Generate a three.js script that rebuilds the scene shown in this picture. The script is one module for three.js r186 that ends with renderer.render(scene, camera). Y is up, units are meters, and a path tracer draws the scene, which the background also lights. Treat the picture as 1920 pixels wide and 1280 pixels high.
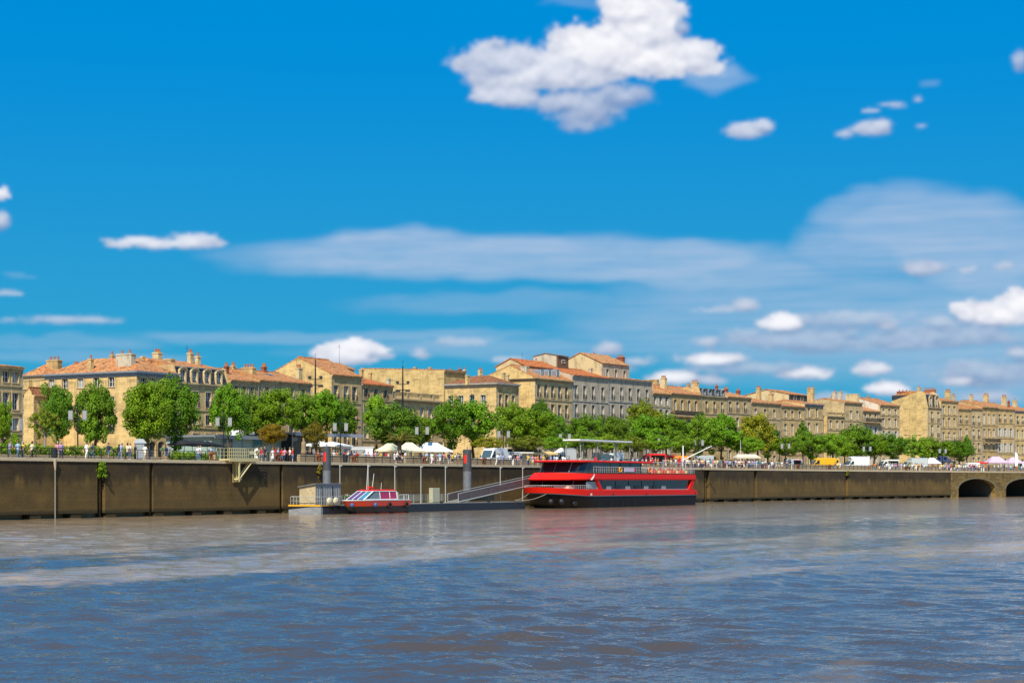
import * as THREE from 'three';
import { mergeGeometries } from 'three/addons/utils/BufferGeometryUtils.js';
import { RoundedBoxGeometry } from 'three/addons/geometries/RoundedBoxGeometry.js';

// ---------------------------------------------------------------- camera, sky, sun, exposure
const F = 3300, HX = 960, HY = 901.5, EYE = 4.0;            // lens and horizon measured on the 1920 x 1280 photograph; the eye is 4 m above the river
const scene = new THREE.Scene();
const camera = new THREE.PerspectiveCamera(2 * Math.atan(HY / F) * 180 / Math.PI, 1.5, 0.5, 6000);
camera.setViewOffset(1920, 1803, 0, 0, 1920, 1280);         // a level camera with a raised lens: upright lines stay upright
camera.position.set(0, EYE, 0);
camera.lookAt(0, EYE, -100);

// seeded random numbers and noise
function rng(seed) { let a = seed >>> 0; return () => { a = (a + 0x6d2b79f5) | 0; let t = Math.imul(a ^ (a >>> 15), 1 | a); t = (t + Math.imul(t ^ (t >>> 7), 61 | t)) ^ t; return ((t ^ (t >>> 14)) >>> 0) / 4294967296; }; }
const R = rng(20240517);
const rr = (a, b, r = R) => a + (b - a) * r();
const pick = (list, r = R) => list[Math.floor(r() * list.length) % list.length];
const clamp = (x, a = 0, b = 1) => Math.min(b, Math.max(a, x));
const mixn = (a, b, t) => a + (b - a) * t;
const sstep = (a, b, x) => { const t = clamp((x - a) / (b - a)); return t * t * (3 - 2 * t); };
const hash2 = (x, y) => { let h = (Math.imul(x | 0, 374761393) + Math.imul(y | 0, 668265263)) | 0; h = Math.imul(h ^ (h >>> 13), 1274126177); return ((h ^ (h >>> 16)) >>> 0) / 4294967296; };
function vnoise(x, y, p = 0) {                              // value noise; p > 0 repeats every p cells
  const ix = Math.floor(x), iy = Math.floor(y), fx = x - ix, fy = y - iy, u = fx * fx * (3 - 2 * fx), v = fy * fy * (3 - 2 * fy);
  const w = (a) => p ? ((a % p) + p) % p : a;
  const x0 = w(ix), x1 = w(ix + 1), y0 = w(iy), y1 = w(iy + 1);
  return mixn(mixn(hash2(x0, y0), hash2(x1, y0), u), mixn(hash2(x0, y1), hash2(x1, y1), u), v);
}
function fbm(x, y, oct = 4, p = 0, gain = 0.5) { let s = 0, a = 1, n = 0; for (let i = 0; i < oct; i++) { s += a * vnoise(x + i * 17, y + i * 31, p); n += a; a *= gain; x *= 2; y *= 2; p *= 2; } return s / n; }

// the sky: air and clouds only, in every direction (radiance, linear)
// cumulus clouds [photo x, photo y, half width, half height, strength]: directions at infinity
const PUFFS = [
  [1212, 55, 78, 60, 1], [1130, 95, 125, 58, 1], [1235, 112, 110, 46, 1], [1195, 22, 66, 40, 1], [950, 118, 92, 34, .78], [1040, 140, 140, 50, .86], [1105, 205, 66, 44, .66], [1170, 182, 74, 26, .6], [965, 182, 78, 24, .8], [1303, 108, 42, 32, .9], [1085, 235, 40, 20, .55], [1277, 52, 18, 16, .6], [1060, 190, 90, 26, .7],
  [1403, 246, 46, 17, .75], [1432, 236, 22, 10, .7], [1628, 243, 48, 14, .7], [1650, 234, 30, 14, .7], [1585, 252, 26, 8, .5], [1680, 196, 40, 7, .6], [1640, 208, 24, 6, .5], [1722, 187, 12, 8, .5], [1728, 237, 16, 7, .45], [1912, 118, 14, 22, .5],
  [300, 457, 110, 14, .8], [360, 456, 70, 17, .8], [225, 458, 36, 11, .75], [2, 362, 18, 12, .9], [2, 414, 18, 20, .7], [12, 549, 32, 6, .45], [130, 601, 115, 8, .4],
  [662, 664, 58, 20, .95], [668, 652, 34, 15, .95], [788, 664, 24, 11, .6], [712, 668, 30, 8, .6],
  [1470, 607, 46, 20, .95], [1345, 676, 72, 15, .9], [1505, 699, 56, 13, .85], [1638, 693, 38, 13, .8], [1262, 708, 52, 15, .9], [1872, 590, 72, 26, 1], [1910, 578, 40, 26, 1], [1662, 612, 36, 14, .7], [1728, 504, 52, 20, .65], [1816, 506, 20, 8, .4], [1885, 498, 24, 9, .35],
  [1402, 574, 30, 15, .65], [1345, 580, 42, 9, .3], [1806, 712, 54, 17, .8], [1668, 728, 38, 14, .9], [1330, 714, 42, 12, .7], [1140, 656, 30, 14, .6], [1195, 678, 36, 11, .5], [1330, 643, 30, 12, .5], [1420, 640, 60, 14, .4], [1560, 640, 80, 15, .35], [1700, 645, 70, 14, .35], [1868, 634, 46, 12, .5], [1790, 640, 60, 14, .35], [1910, 662, 30, 12, .5], [1760, 605, 60, 14, .35], [1600, 620, 40, 12, .25], [960, 676, 34, 9, .35], [870, 640, 60, 10, .2], [1850, 745, 60, 14, .5], [1500, 642, 170, 24, .3], [1760, 632, 170, 26, .3], [1400, 690, 120, 16, .3], [1850, 700, 120, 28, .35], [1150, 690, 70, 13, .3], [1600, 600, 120, 18, .25], [1560, 748, 60, 12, .4],
];
const VEILS = [[860, 478, 430, 46, .62], [1150, 492, 380, 42, .6], [1360, 515, 260, 34, .45], [690, 492, 250, 22, .4], [1640, 395, 110, 42, .42], [1760, 420, 180, 70, .55], [1860, 480, 180, 90, .6], [1640, 470, 160, 60, .4], [1500, 600, 420, 110, .42], [1820, 640, 260, 130, .5], [1320, 150, 70, 34, .38], [950, 570, 300, 22, .22], [640, 628, 420, 12, .3], [1000, 655, 460, 20, .3], [110, 640, 180, 14, .22], [180, 665, 200, 12, .25], [60, 516, 30, 6, .2], [1090, 8, 90, 10, .2], [1745, 154, 26, 5, .2]];
function cloudField(px, py) {                               // > 0 inside a cumulus; [field, strength there]
  const big = fbm(px / 60, py / 44, 6, 0, .55) - .5 + .45 * (fbm(px / 17 + 8, py / 13, 4, 0, .6) - .5), fine = fbm(px / 36 + 31, py / 15 + 7, 6, 0, .6) - .5;
  let f = -9, ws = 0, sw = 0;
  for (const [cx, cy, a0, h0, s] of PUFFS) {
    const grow = cy > 560 ? 1.2 : 1.06, a = a0 * grow, h = h0 * grow, dx = (px - cx) / a; if (dx > 1.9 || dx < -1.9) continue;
    const dy = (py - cy) / (py > cy ? h * .82 : h * 1.1); if (dy > 2.2 || dy < -2.2) continue;
    const w = sstep(10, 26, h), v = mixn(.95, 1.06, w) - Math.sqrt(dx * dx + dy * dy) + mixn(fine * 1.4, big * 1.0, w);
    f = Math.max(f, v); const e = Math.exp(7 * Math.min(v, 2)); ws += e * s; sw += e;
  }
  return [f, sw ? ws / sw : 0];
}
function makeSky() {
  const W = 4096, H = 2048, data = new Float32Array(W * H * 4), EX = 1 / 1.2;
  for (let j = 0; j < H; j++) {
    const el = ((j + .5) / H - .5) * Math.PI, se = Math.sin(el), ce = Math.cos(el), deg = el * 180 / Math.PI;
    const t1 = sstep(-3, 15, deg), t2 = sstep(20, 80, deg);
    for (let i = 0; i < W; i++) {
      const o = (j * W + i) * 4;
      let r = .16, g = .12, b = .085;
      if (el >= -0.01) {
        const az = ((i + .5) / W - .5) * 2 * Math.PI, x = Math.cos(az) * ce, z = Math.sin(az) * ce, D = -z;
        r = mixn(mixn(.05, .0, t1), .006, t2); g = mixn(mixn(.42, .268, t1), .19, t2); b = mixn(mixn(.62, .685, t1), .56, t2);   // clear air
        const inView = D > 0 && Math.abs(x / D) < .42 && se / D < .33;
        let veil = 0, dens = 0, l = 0;
        if (inView) {
          const px = HX + F * x / D, py = HY - F * se / D, wx = fbm(px / 130, py / 60, 3) - .5, wy = fbm(px / 130 + 40, py / 60 + 9, 3) - .5;
          for (const [cx, cy, a, h, s] of VEILS) { const dx = (px + wx * 150 - cx) / a, dy = (py + wy * 36 - cy) / h, q = dx * dx + dy * dy; if (q < 1.5) veil = Math.max(veil, s * (1 - sstep(.3, 1.45, q))); }
          veil *= .35 + .62 * fbm(px / 240, py / 26 + px / 700, 4) + .75 * fbm(px / 150 + 9, py / 6 + px / 160, 4, 0, .6);   // combed by the wind into fibres
          const [f, s] = cloudField(px, py);
          if (f > -.1) {
            dens = sstep(-.03, mixn(.6, .2, sstep(.55, .95, s)), f) * clamp(.36 + .64 * s);
            const up = cloudField(px - 3, py - 13)[0];
            l = clamp(mixn(.20, .60, sstep(.6, 1, s)) + .42 * clamp(f - Math.max(up, -1), -.8, .8) + .28 * sstep(.1, .9, f) * sstep(.55, 1, s) + .35 * (fbm(px / 30 + 9, py / 20, 4) - .5));
          }
        } else if (deg > 0) {                                 // the same fair-weather cumulus and thin veils go on all round
          const k = 1 / Math.max(.05, se + .06), u = x * k, v = z * k, n = fbm(u * 1.5 + 11, v * 1.5 + 4, 5, 0, .52);
          dens = sstep(.60, .72, n) * .95; l = .5 + .5 * fbm(u * 5, v * 5, 3); veil = .35 * sstep(.52, .85, fbm(u * .5 + 3, v * .9 + 8, 4));
        }
        veil = clamp(veil, 0, .8);
        r = mixn(r, .46, veil); g = mixn(g, .58, veil); b = mixn(b, .77, veil);
        r = mixn(r, mixn(.26, .96, l), dens); g = mixn(g, mixn(.33, .96, l), dens); b = mixn(b, mixn(.53, 1.0, l), dens);
      }
      data[o] = r * EX; data[o + 1] = g * EX; data[o + 2] = b * EX; data[o + 3] = 1;
    }
  }
  const t = new THREE.DataTexture(data, W, H, THREE.RGBAFormat, THREE.FloatType);
  t.mapping = THREE.EquirectangularReflectionMapping; t.magFilter = THREE.LinearFilter; t.needsUpdate = true;
  return t;
}
const skyTexture = makeSky();
scene.background = skyTexture; scene.environment = skyTexture;

// the sun: high, behind the viewer's left shoulder, grazing the river fronts and full on the gables
const SUN = new THREE.Vector3(-0.203, 0, 0.979).normalize().multiplyScalar(Math.cos(47 * Math.PI / 180)); SUN.y = Math.sin(47 * Math.PI / 180);
const sun = new THREE.DirectionalLight(new THREE.Color().setRGB(1, 0.92, 0.76), 5);
sun.position.copy(SUN).multiplyScalar(400).add(new THREE.Vector3(30, 0, -300)); sun.target.position.set(30, 0, -300);
sun.castShadow = true; sun.shadow.mapSize.set(4096, 4096); Object.assign(sun.shadow.camera, { left: -260, right: 260, top: 260, bottom: -260, near: 1, far: 1200 });
scene.add(sun, sun.target);
const renderer = new THREE.WebGLRenderer({ antialias: true });
renderer.setSize(1024, 682); renderer.shadowMap.enabled = true;
renderer.toneMapping = THREE.LinearToneMapping; renderer.toneMappingExposure = 1.2;

// ---------------------------------------------------------------- naming and mesh helpers
const used = new Map();
function numbered(name) { const n = used.get(name) ?? 0; used.set(name, n + 1); return n ? name + '_' + String(n).padStart(3, '0') : name; }
function tag(o, label, category, group) { o.userData.label = label; o.userData.category = category; if (group) o.userData.group = group; return o; }
function thing(name, label, category, pos = [0, 0, 0], turn = 0, group) {
  const o = new THREE.Group(); o.name = numbered(name); o.position.set(...pos); o.rotation.y = turn; scene.add(o);
  return tag(o, label, category, group);
}
const plain = (g) => { const n = g.index ? g.toNonIndexed() : g; for (const k of Object.keys(n.attributes)) if (!['position', 'normal', 'uv'].includes(k)) n.deleteAttribute(k); n.morphAttributes = {}; if (!n.attributes.uv) n.setAttribute('uv', new THREE.BufferAttribute(new Float32Array(n.attributes.position.count * 2), 2)); return n; };
const merge = (list) => list.length === 1 ? list[0] : mergeGeometries(list.map(plain), false);
function boxUV(g, sc = 1) {                                 // uv in metres from the face's own plane
  g = plain(g); const p = g.attributes.position, n = g.attributes.normal, uv = new Float32Array(p.count * 2);
  for (let i = 0; i < p.count; i++) {
    const ax = Math.abs(n.getX(i)), ay = Math.abs(n.getY(i)), az = Math.abs(n.getZ(i));
    const [u, v] = ay > .5 && ay >= ax * .9 && ay >= az * .55 ? [p.getX(i), p.getZ(i)] : ax > az ? [p.getZ(i), p.getY(i)] : [p.getX(i), p.getY(i)];
    uv[i * 2] = u * sc; uv[i * 2 + 1] = v * sc;
  }
  g.setAttribute('uv', new THREE.BufferAttribute(uv, 2)); return g;
}
function mesh(name, geo, mat, parent = scene) {
  const m = new THREE.Mesh(Array.isArray(geo) ? merge(geo) : geo, mat);
  m.name = parent === scene ? numbered(name) : name; m.castShadow = m.receiveShadow = true; parent.add(m); return m;
}
const bx = (x0, x1, y0, y1, z0, z1) => new THREE.BoxGeometry(Math.abs(x1 - x0), Math.abs(y1 - y0), Math.abs(z1 - z0)).translate((x0 + x1) / 2, (y0 + y1) / 2, (z0 + z1) / 2);
const rbx = (x0, x1, y0, y1, z0, z1, r = .05, seg = 2) => new RoundedBoxGeometry(x1 - x0, y1 - y0, z1 - z0, seg, r).translate((x0 + x1) / 2, (y0 + y1) / 2, (z0 + z1) / 2);
function rod(a, b, r0, r1 = r0, n = 6) {                    // a tapered round bar from a to b
  const A = new THREE.Vector3(...a), B = new THREE.Vector3(...b), d = B.clone().sub(A), g = new THREE.CylinderGeometry(r1, r0, d.length(), n, 1);
  g.applyQuaternion(new THREE.Quaternion().setFromUnitVectors(new THREE.Vector3(0, 1, 0), d.clone().normalize()));
  return g.translate((A.x + B.x) / 2, (A.y + B.y) / 2, (A.z + B.z) / 2);
}
function extr(points, depth, holes = [], bevel = 0) {       // polygon in x, y pushed from z = 0 to z = depth
  const s = new THREE.Shape(points.map(([x, y]) => new THREE.Vector2(x, y)));
  for (const h of holes) s.holes.push(new THREE.Path(h.map(([x, y]) => new THREE.Vector2(x, y))));
  return new THREE.ExtrudeGeometry(s, { depth, bevelEnabled: bevel > 0, bevelSize: bevel, bevelThickness: bevel, bevelSegments: 2, curveSegments: 8 });
}
const alongX = (g) => g.applyMatrix4(new THREE.Matrix4().set(0, 0, 1, 0, 0, 1, 0, 0, -1, 0, 0, 0, 0, 0, 0, 1));   // a profile drawn as (-z, y) pushed along +x
function loft(rings, capB = true, capT = true) {            // rings of equally many points [x, y, z], closed around
  const n = rings[0].length, pos = [], idx = [];
  const quad = (a, b, c, d) => { for (const p of [a, b, c, a, c, d]) pos.push(...p); };
  for (let k = 0; k + 1 < rings.length; k++) for (let i = 0; i < n; i++) { const j = (i + 1) % n; quad(rings[k][i], rings[k][j], rings[k + 1][j], rings[k + 1][i]); }
  for (const [on, ring, flip] of [[capB, rings[0], true], [capT, rings[rings.length - 1], false]]) if (on) {
    const tri = THREE.ShapeUtils.triangulateShape(ring.map((p) => new THREE.Vector2(p[0], p[2])), []);
    for (const f of tri) { const v = f.map((q) => ring[q]), up = (v[1][2] - v[0][2]) * (v[2][0] - v[0][0]) - (v[1][0] - v[0][0]) * (v[2][2] - v[0][2]) > 0; const w = up !== flip ? v : [v[0], v[2], v[1]]; for (const p of w) pos.push(...p); }
  }
  const g = new THREE.BufferGeometry(); g.setAttribute('position', new THREE.Float32BufferAttribute(pos, 3)); g.computeVertexNormals(); return boxUV(g);
}

// ---------------------------------------------------------------- textures and materials
function texture(w, h, fn, srgb = true) {
  const d = new Uint8Array(w * h * 4);
  for (let y = 0; y < h; y++) for (let x = 0; x < w; x++) { const c = fn(x / w, y / h), o = (y * w + x) * 4; for (let k = 0; k < 3; k++) d[o + k] = clamp(typeof c === 'number' ? c : c[k]) * 255; d[o + 3] = 255; }
  const t = new THREE.DataTexture(d, w, h); t.wrapS = t.wrapT = THREE.RepeatWrapping; t.magFilter = THREE.LinearFilter; t.minFilter = THREE.LinearMipmapLinearFilter;
  if (srgb) t.colorSpace = THREE.SRGBColorSpace; t.needsUpdate = true; return t;
}
const scaled = (t, rx, ry = rx) => { const c = t.clone(); c.repeat.set(rx, ry); c.needsUpdate = true; return c; };
const lin = (r, g, b) => new THREE.Color().setRGB(r, g, b);
const std = (c, rough = .8, o = {}) => new THREE.MeshStandardMaterial({ color: Array.isArray(c) ? lin(...c) : c, roughness: rough, ...o });
const phys = (c, rough, o = {}) => new THREE.MeshPhysicalMaterial({ color: Array.isArray(c) ? lin(...c) : c, roughness: rough, ...o });
// ashlar: 6 m x 6 m of coursed limestone, blocks of slightly different tone, streaks of old weather
const ashlar = (() => {
  const rows = 16, jit = [...Array(rows)].map((_, k) => hash2(k, 5));
  return texture(1024, 1024, (u, v) => {
    const row = Math.floor(v * rows), fy = v * rows - row, nb = 8, ux = ((u + jit[row]) % 1) * nb, bi = Math.floor(ux), fx = ux - bi;
    const joint = Math.min(fx * .75, (1 - fx) * .75, fy * .375, (1 - fy) * .375) < .011 ? .86 : 1;
    const tone = .88 + .12 * hash2(bi + row * 31, row + 7), st = fbm(u * 6, v * 3, 5, 6), fine = fbm(u * 64, v * 64, 3, 64), drip = fbm(u * 40, v * 2, 3, 40);
    const dirt = sstep(.52, .8, st) * .13 + sstep(.56, .8, drip) * .12, k = joint * tone * (1 - dirt) * (.93 + .12 * fine);
    return [k, k * (.985 - dirt * .02), k * (.95 - dirt * .02)];
  });
})();
const render_ = texture(512, 512, (u, v) => { const st = fbm(u * 5, v * 4, 5, 5), dr = fbm(u * 30, v * 2, 4, 30), k = (.86 + .14 * fbm(u * 50, v * 50, 3, 50)) * (1 - sstep(.5, .8, st) * .12 - sstep(.55, .8, dr) * .16); return [k, k * .99, k * .975]; });
// canal tiles: 4 m x 4 m, columns of 0.2 m, courses of 0.33 m, every tile its own burnt colour
const tileC = texture(1024, 1024, (u, v) => {
  const cx = Math.floor(u * 20), fx = u * 20 - cx, ry = Math.floor(v * 12 + .0), fy = v * 12 - ry, h = hash2(cx + 3, ry * 7 + 1), h2 = hash2(cx * 5 + 1, ry + 90), moss = sstep(.55, .75, fbm(u * 7, v * 7, 4, 7));
  let c = h < .46 ? [.93, .65, .41] : h < .78 ? [.95, .76, .55] : h < .93 ? [.84, .54, .36] : [.68, .50, .38];
  const k = (.82 + .22 * h2) * (fx < .16 || fx > .84 ? .62 : 1) * (fy < .1 ? .75 : 1);
  return c.map((q, i) => mixn(q * k, [.50, .44, .36][i] * k, moss * .6));
});
const tileB = texture(512, 512, (u, v) => { const f = (u * 20) % 1, g = (v * 12) % 1; return Math.sin(f * Math.PI) * .8 + (1 - g) * .2; }, false);
const grime = texture(512, 512, (u, v) => { const k = .80 + .2 * fbm(u * 8, v * 8, 6, 8) + .06 * (fbm(u * 90, v * 90, 2, 90) - .5); return [k, k, k * .99]; });
const slateT = texture(512, 512, (u, v) => { const ry = Math.floor(v * 20), cx = Math.floor(u * 16 + (ry % 2) * .5), fx = (u * 16 + (ry % 2) * .5) % 1, fy = (v * 20) % 1, k = (.7 + .3 * hash2(cx % 16, ry)) * (fx < .06 || fy < .08 ? .6 : 1); return [k, k, k]; });
const corrug = texture(256, 16, (u) => .5 + .5 * Math.sin(u * 2 * Math.PI * 8), false);
const ASH = scaled(ashlar, 1 / 6), REN = scaled(render_, 1 / 5), TIL = scaled(tileC, 1 / 4), TIB = scaled(tileB, 1 / 4), GRI = scaled(grime, 1 / 3), GRI2 = scaled(grime, 1 / 9), SLA = scaled(slateT, 1 / 4);
const stone = (c, m = ASH) => std(c, .9, { map: m });
const leaf = (r, g, b) => phys([r, g, b], .6, { vertexColors: true, side: THREE.DoubleSide, specularIntensity: .25 });
const M = {
  tan: stone([.67, .49, .24]), gold: stone([.73, .53, .235]), honey: stone([.70, .51, .235]), buff: stone([.69, .535, .30]), drab: stone([.63, .48, .265]), umber: stone([.61, .43, .20]),
  grey: stone([.56, .48, .37], REN), pale: stone([.62, .55, .42], REN), cream: stone([.70, .56, .31], REN), white: stone([.74, .70, .61], REN), rubble: stone([.64, .47, .21]),
  trim: stone([.60, .46, .25], REN), trimPale: stone([.58, .53, .44], REN), zinc: std([.33, .36, .40], .45, { metalness: .35, map: GRI }), slate: std([.055, .065, .085], .5, { map: SLA }),
  tile: std([.92, .77, .58], .85, { map: TIL, bumpMap: TIB, bumpScale: .05 }), tileRed: std([.98, .56, .27], .85, { map: TIL, bumpMap: TIB, bumpScale: .05 }), tileOld: std([.50, .38, .28], .9, { map: TIL, bumpMap: TIB, bumpScale: .05 }), tileLight: std([.98, .90, .73], .85, { map: TIL, bumpMap: TIB, bumpScale: .05 }),
  pot: std([.36, .14, .065], .9), brick: std([.36, .10, .045], .9, { map: GRI }), iron: std([.016, .017, .022], .5, { metalness: .3 }), steelDark: std([.035, .04, .05], .5, { metalness: .4, map: GRI }),
  frame: std([.60, .60, .57], .5), frameGrey: std([.30, .33, .34], .5), frameBrown: std([.16, .09, .045], .6), shutterWhite: std([.70, .72, .72], .6, { map: GRI }), shutterBlue: std([.30, .38, .42], .6, { map: GRI }), blind: std([.72, .74, .70], .7),
  glass: phys([.018, .026, .034], .06, { specularIntensity: 1 }), glassBlue: phys([.055, .095, .12], .08), curtain: phys([.30, .33, .33], .25), glassGreen: phys([.05, .12, .10], .08),
  leafA: leaf(.108, .215, .010), leafB: leaf(.155, .270, .014), leafC: leaf(.088, .178, .012), leafD: leaf(.20, .235, .016), leafBronze: leaf(.19, .145, .014),
  bark: std([.10, .075, .05], .95, { map: GRI }), barkPale: std([.34, .31, .25], .9, { map: GRI }),
  paving: std([.46, .37, .26], .9, { map: GRI2 }), kerb: std([.50, .43, .31], .9, { map: GRI }), blockwall: std([.42, .315, .185], .9, { map: GRI }),
  asphalt: std([.06, .06, .062], .9, { map: GRI }),
  white: null,
};
M.whitePaint = phys([.80, .80, .79], .35, { clearcoat: .3, clearcoatRoughness: .2 }); M.canvas = std([.84, .83, .80], .8, { side: THREE.DoubleSide }); M.canvasCream = std([.80, .74, .50], .8, { side: THREE.DoubleSide });
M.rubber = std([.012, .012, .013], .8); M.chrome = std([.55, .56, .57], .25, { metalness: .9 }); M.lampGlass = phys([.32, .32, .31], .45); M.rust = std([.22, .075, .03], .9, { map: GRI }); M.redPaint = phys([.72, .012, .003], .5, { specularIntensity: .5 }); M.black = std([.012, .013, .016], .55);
M.whiteStone = M.white = stone([.74, .70, .61], REN);

// ---------------------------------------------------------------- the quay as a line on the map: s metres along it, t metres inland
const QUAY = 6.42, S1 = 150, TURN = 0.0706 * Math.PI / 180, A0 = Math.atan2(.8627, .5056), P0 = [-52.2, 179.6];
function along(s) {                                         // point and heading of the quay edge (x to the right, d away from the viewer)
  const c = Math.cos(A0), n = Math.sin(A0);
  if (s <= S1) return { x: P0[0] + s * c, d: P0[1] + s * n, a: A0 };
  const r = 1 / TURN, q = (s - S1) * TURN, x1 = P0[0] + S1 * c, d1 = P0[1] + S1 * n;   // the bank bends towards the river
  return { x: x1 + r * (n - Math.sin(A0 - q)), d: d1 + r * (-c + Math.cos(A0 - q)), a: A0 - q };
}
function at(s, t = 0) { const p = along(s), ux = Math.cos(p.a), ud = Math.sin(p.a); return { s, t, x: p.x - ud * t, d: p.d + ux * t, a: p.a }; }
function locate(px, t) { let lo = -90, hi = 420; for (let i = 0; i < 50; i++) { const m = (lo + hi) / 2, p = at(m, t); if (HX + F * p.x / p.d < px) lo = m; else hi = m; } const p = at(lo, t); p.ppm = F / p.d; return p; }
const heightAt = (py, d) => EYE + (HY - py) * d / F;        // height of a photo row at a distance
const spot = (p, y = QUAY) => [p.x, y, -p.d];

// ================================================================ the large structure: river, quay, promenade
const struct = (o) => { o.userData.kind = 'structure'; return o; };
// --- the river: one sheet, real waves where the eye can see them, silt of uneven tone
{
  const rw = rng(77), comps = [];
  for (let i = 0; i < 44; i++) { const L = .24 * Math.pow(1.075, i) * rr(.92, 1.08, rw), th = Math.PI * .5 + rr(-.8, .8, rw); comps.push({ L, kx: Math.cos(th) * 2 * Math.PI / L, kd: Math.sin(th) * 2 * Math.PI / L, p: rr(0, 6.28, rw), a: L * (L < .5 ? .0040 : L < 1.3 ? .0066 : L < 2.6 ? .0062 : .0034) }); }
  const ds = [-3000, -400, -60, 2]; for (let v = 900; v > 25; v -= v > 420 ? 4 : v > 120 ? .62 : v > 60 ? .42 : .5) ds.push(13200 / v); ds.push(620, 800, 1200, 2500, 5200);
  const nc = 560, ks = [-9]; for (let i = 0; i <= nc; i++) ks.push(-.33 + .68 * i / nc); ks.push(9);
  const pos = new Float32Array(ds.length * ks.length * 3), col = new Float32Array(pos.length), uv = new Float32Array(ds.length * ks.length * 2), idx = [];
  let o = 0;
  ds.forEach((d, j) => {
    const dd = j > 3 && j < ds.length - 5 ? Math.abs(ds[j + 1] - d) : 50, eff = Math.max(d, 14);
    const live = comps.map((c) => { const cross = Math.abs(c.kd) / (2 * Math.PI) * dd, cx = Math.abs(c.kx) / (2 * Math.PI) * eff * .00122; return { ...c, g: c.a * (1 - sstep(.22, .42, Math.max(cross, cx))) }; }).filter((c) => c.g > 1e-5);
    ks.forEach((k, i) => {
      const edge = i === 0 || i === ks.length - 1, x = edge ? Math.sign(k) * 5200 : k * eff;
      let y = 0;
      if (!edge && live.length && d > 12) {
        const wx = x + 1.2 * (vnoise(x * .21, d * .16) - .5) + .3 * (vnoise(x * 1.1, d * .8) - .5), wd = d + 1.5 * (vnoise(x * .17 + 50, d * .13 + 9) - .5) + .35 * (vnoise(x * .9 + 5, d * .7 + 3) - .5);
        for (const c of live) { const s = Math.sin(c.kx * wx + c.kd * wd + c.p); y += c.g * (c.L > 1 ? 1 - 2 * Math.pow(1 - (s * .5 + .5), 1.35) : s); }
        const gust = .6 + .8 * sstep(.3, .72, fbm(x * .045 + 3, d * .016, 3)), wake = 1 + 1.3 * Math.exp(-(((x + 1 - (d - 34) * -.02) / 5.5) ** 2) - ((d - 38) / 15) ** 2);
        y *= .6 * gust * wake;
      }
      pos.set([x, y, -d], o * 3);
      const big = fbm(x * .035 + 9, d * .010 + 2, 4), sm = fbm(x * .3, d * .06, 3), tq = (x - P0[0]) * -Math.sin(A0) + (d - P0[1]) * Math.cos(A0), sq = (x - P0[0]) * Math.cos(A0) + (d - P0[1]) * Math.sin(A0), tongue = fbm(sq * .022 + 4, tq * .11 + 7, 5, 0, .56) + .12 * (sm - .5), silt = clamp(sstep(.42, .62, tongue + (tq + 94) / 130) * (.72 + .6 * (big - .4)) + .35 * sstep(.55, .62, fbm(sq * .05 + 60, tq * .3 + 3, 4)) * sstep(.40, .5, tongue + (tq + 94) / 160));   // tongues and streaks of silt drawn out along the bank by the current
      col.set([mixn(.062, .34, silt), mixn(.054, .240, silt), mixn(.052, .146, silt)], o * 3);
      uv.set([x, d], o * 2); o++;
    });
  });
  const n = ks.length;
  for (let j = 0; j + 1 < ds.length; j++) for (let i = 0; i + 1 < n; i++) { const a = j * n + i; idx.push(a, a + 1, a + n, a + 1, a + n + 1, a + n); }
  const g = new THREE.BufferGeometry(); g.setAttribute('position', new THREE.BufferAttribute(pos, 3)); g.setAttribute('color', new THREE.BufferAttribute(col, 3)); g.setAttribute('uv', new THREE.BufferAttribute(uv, 2)); g.setIndex(idx); g.computeVertexNormals();
  const ripple = texture(1024, 1024, (u, v) => { let h = 0; for (const [a, b, w] of [[9, 14, .3], [-5, 22, .25], [17, 31, .2], [-21, 27, .2], [38, 46, .12], [-33, 61, .1]]) h += w * Math.sin(2 * Math.PI * (a * u + b * v) + 3 * fbm(u * 6 + a, v * 6, 3, 6)); return .5 + .42 * h + .22 * (fbm(u * 48, v * 64, 3, 16) - .5); }, false);
  const m = phys([1, 1, 1], .06, { vertexColors: true, ior: 1.4, bumpMap: scaled(ripple, 1 / 7, 1 / 7), bumpScale: .022 });
  struct(mesh('river', g, m));
}

// --- promenade, road and the ground on which the houses stand
function strip(t0, t1, y, s0 = -80, s1 = 420, n = 60) {
  const pos = [], uv = [], idx = [];
  for (let i = 0; i <= n; i++) { const s = mixn(s0, s1, i / n); for (const t of [t0, t1]) { const p = at(s, t); pos.push(p.x, y, -p.d); uv.push(s, t); } }
  for (let i = 0; i < n; i++) idx.push(i * 2, i * 2 + 2, i * 2 + 1, i * 2 + 1, i * 2 + 2, i * 2 + 3);
  const g = new THREE.BufferGeometry(); g.setAttribute('position', new THREE.Float32BufferAttribute(pos, 3)); g.setAttribute('uv', new THREE.Float32BufferAttribute(uv, 2)); g.setIndex(idx); g.computeVertexNormals(); return g;
}
struct(mesh('ground', strip(0.3, 900, QUAY - .012), M.paving));
struct(mesh('road', strip(27, 33.5, QUAY - .006), M.asphalt));
{ const k = mesh('pavement', strip(33.5, 36.2, QUAY + .1), M.kerb); struct(k); mesh('kerb', strip(33.44, 33.5, QUAY + .1), M.kerb, k); }

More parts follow.
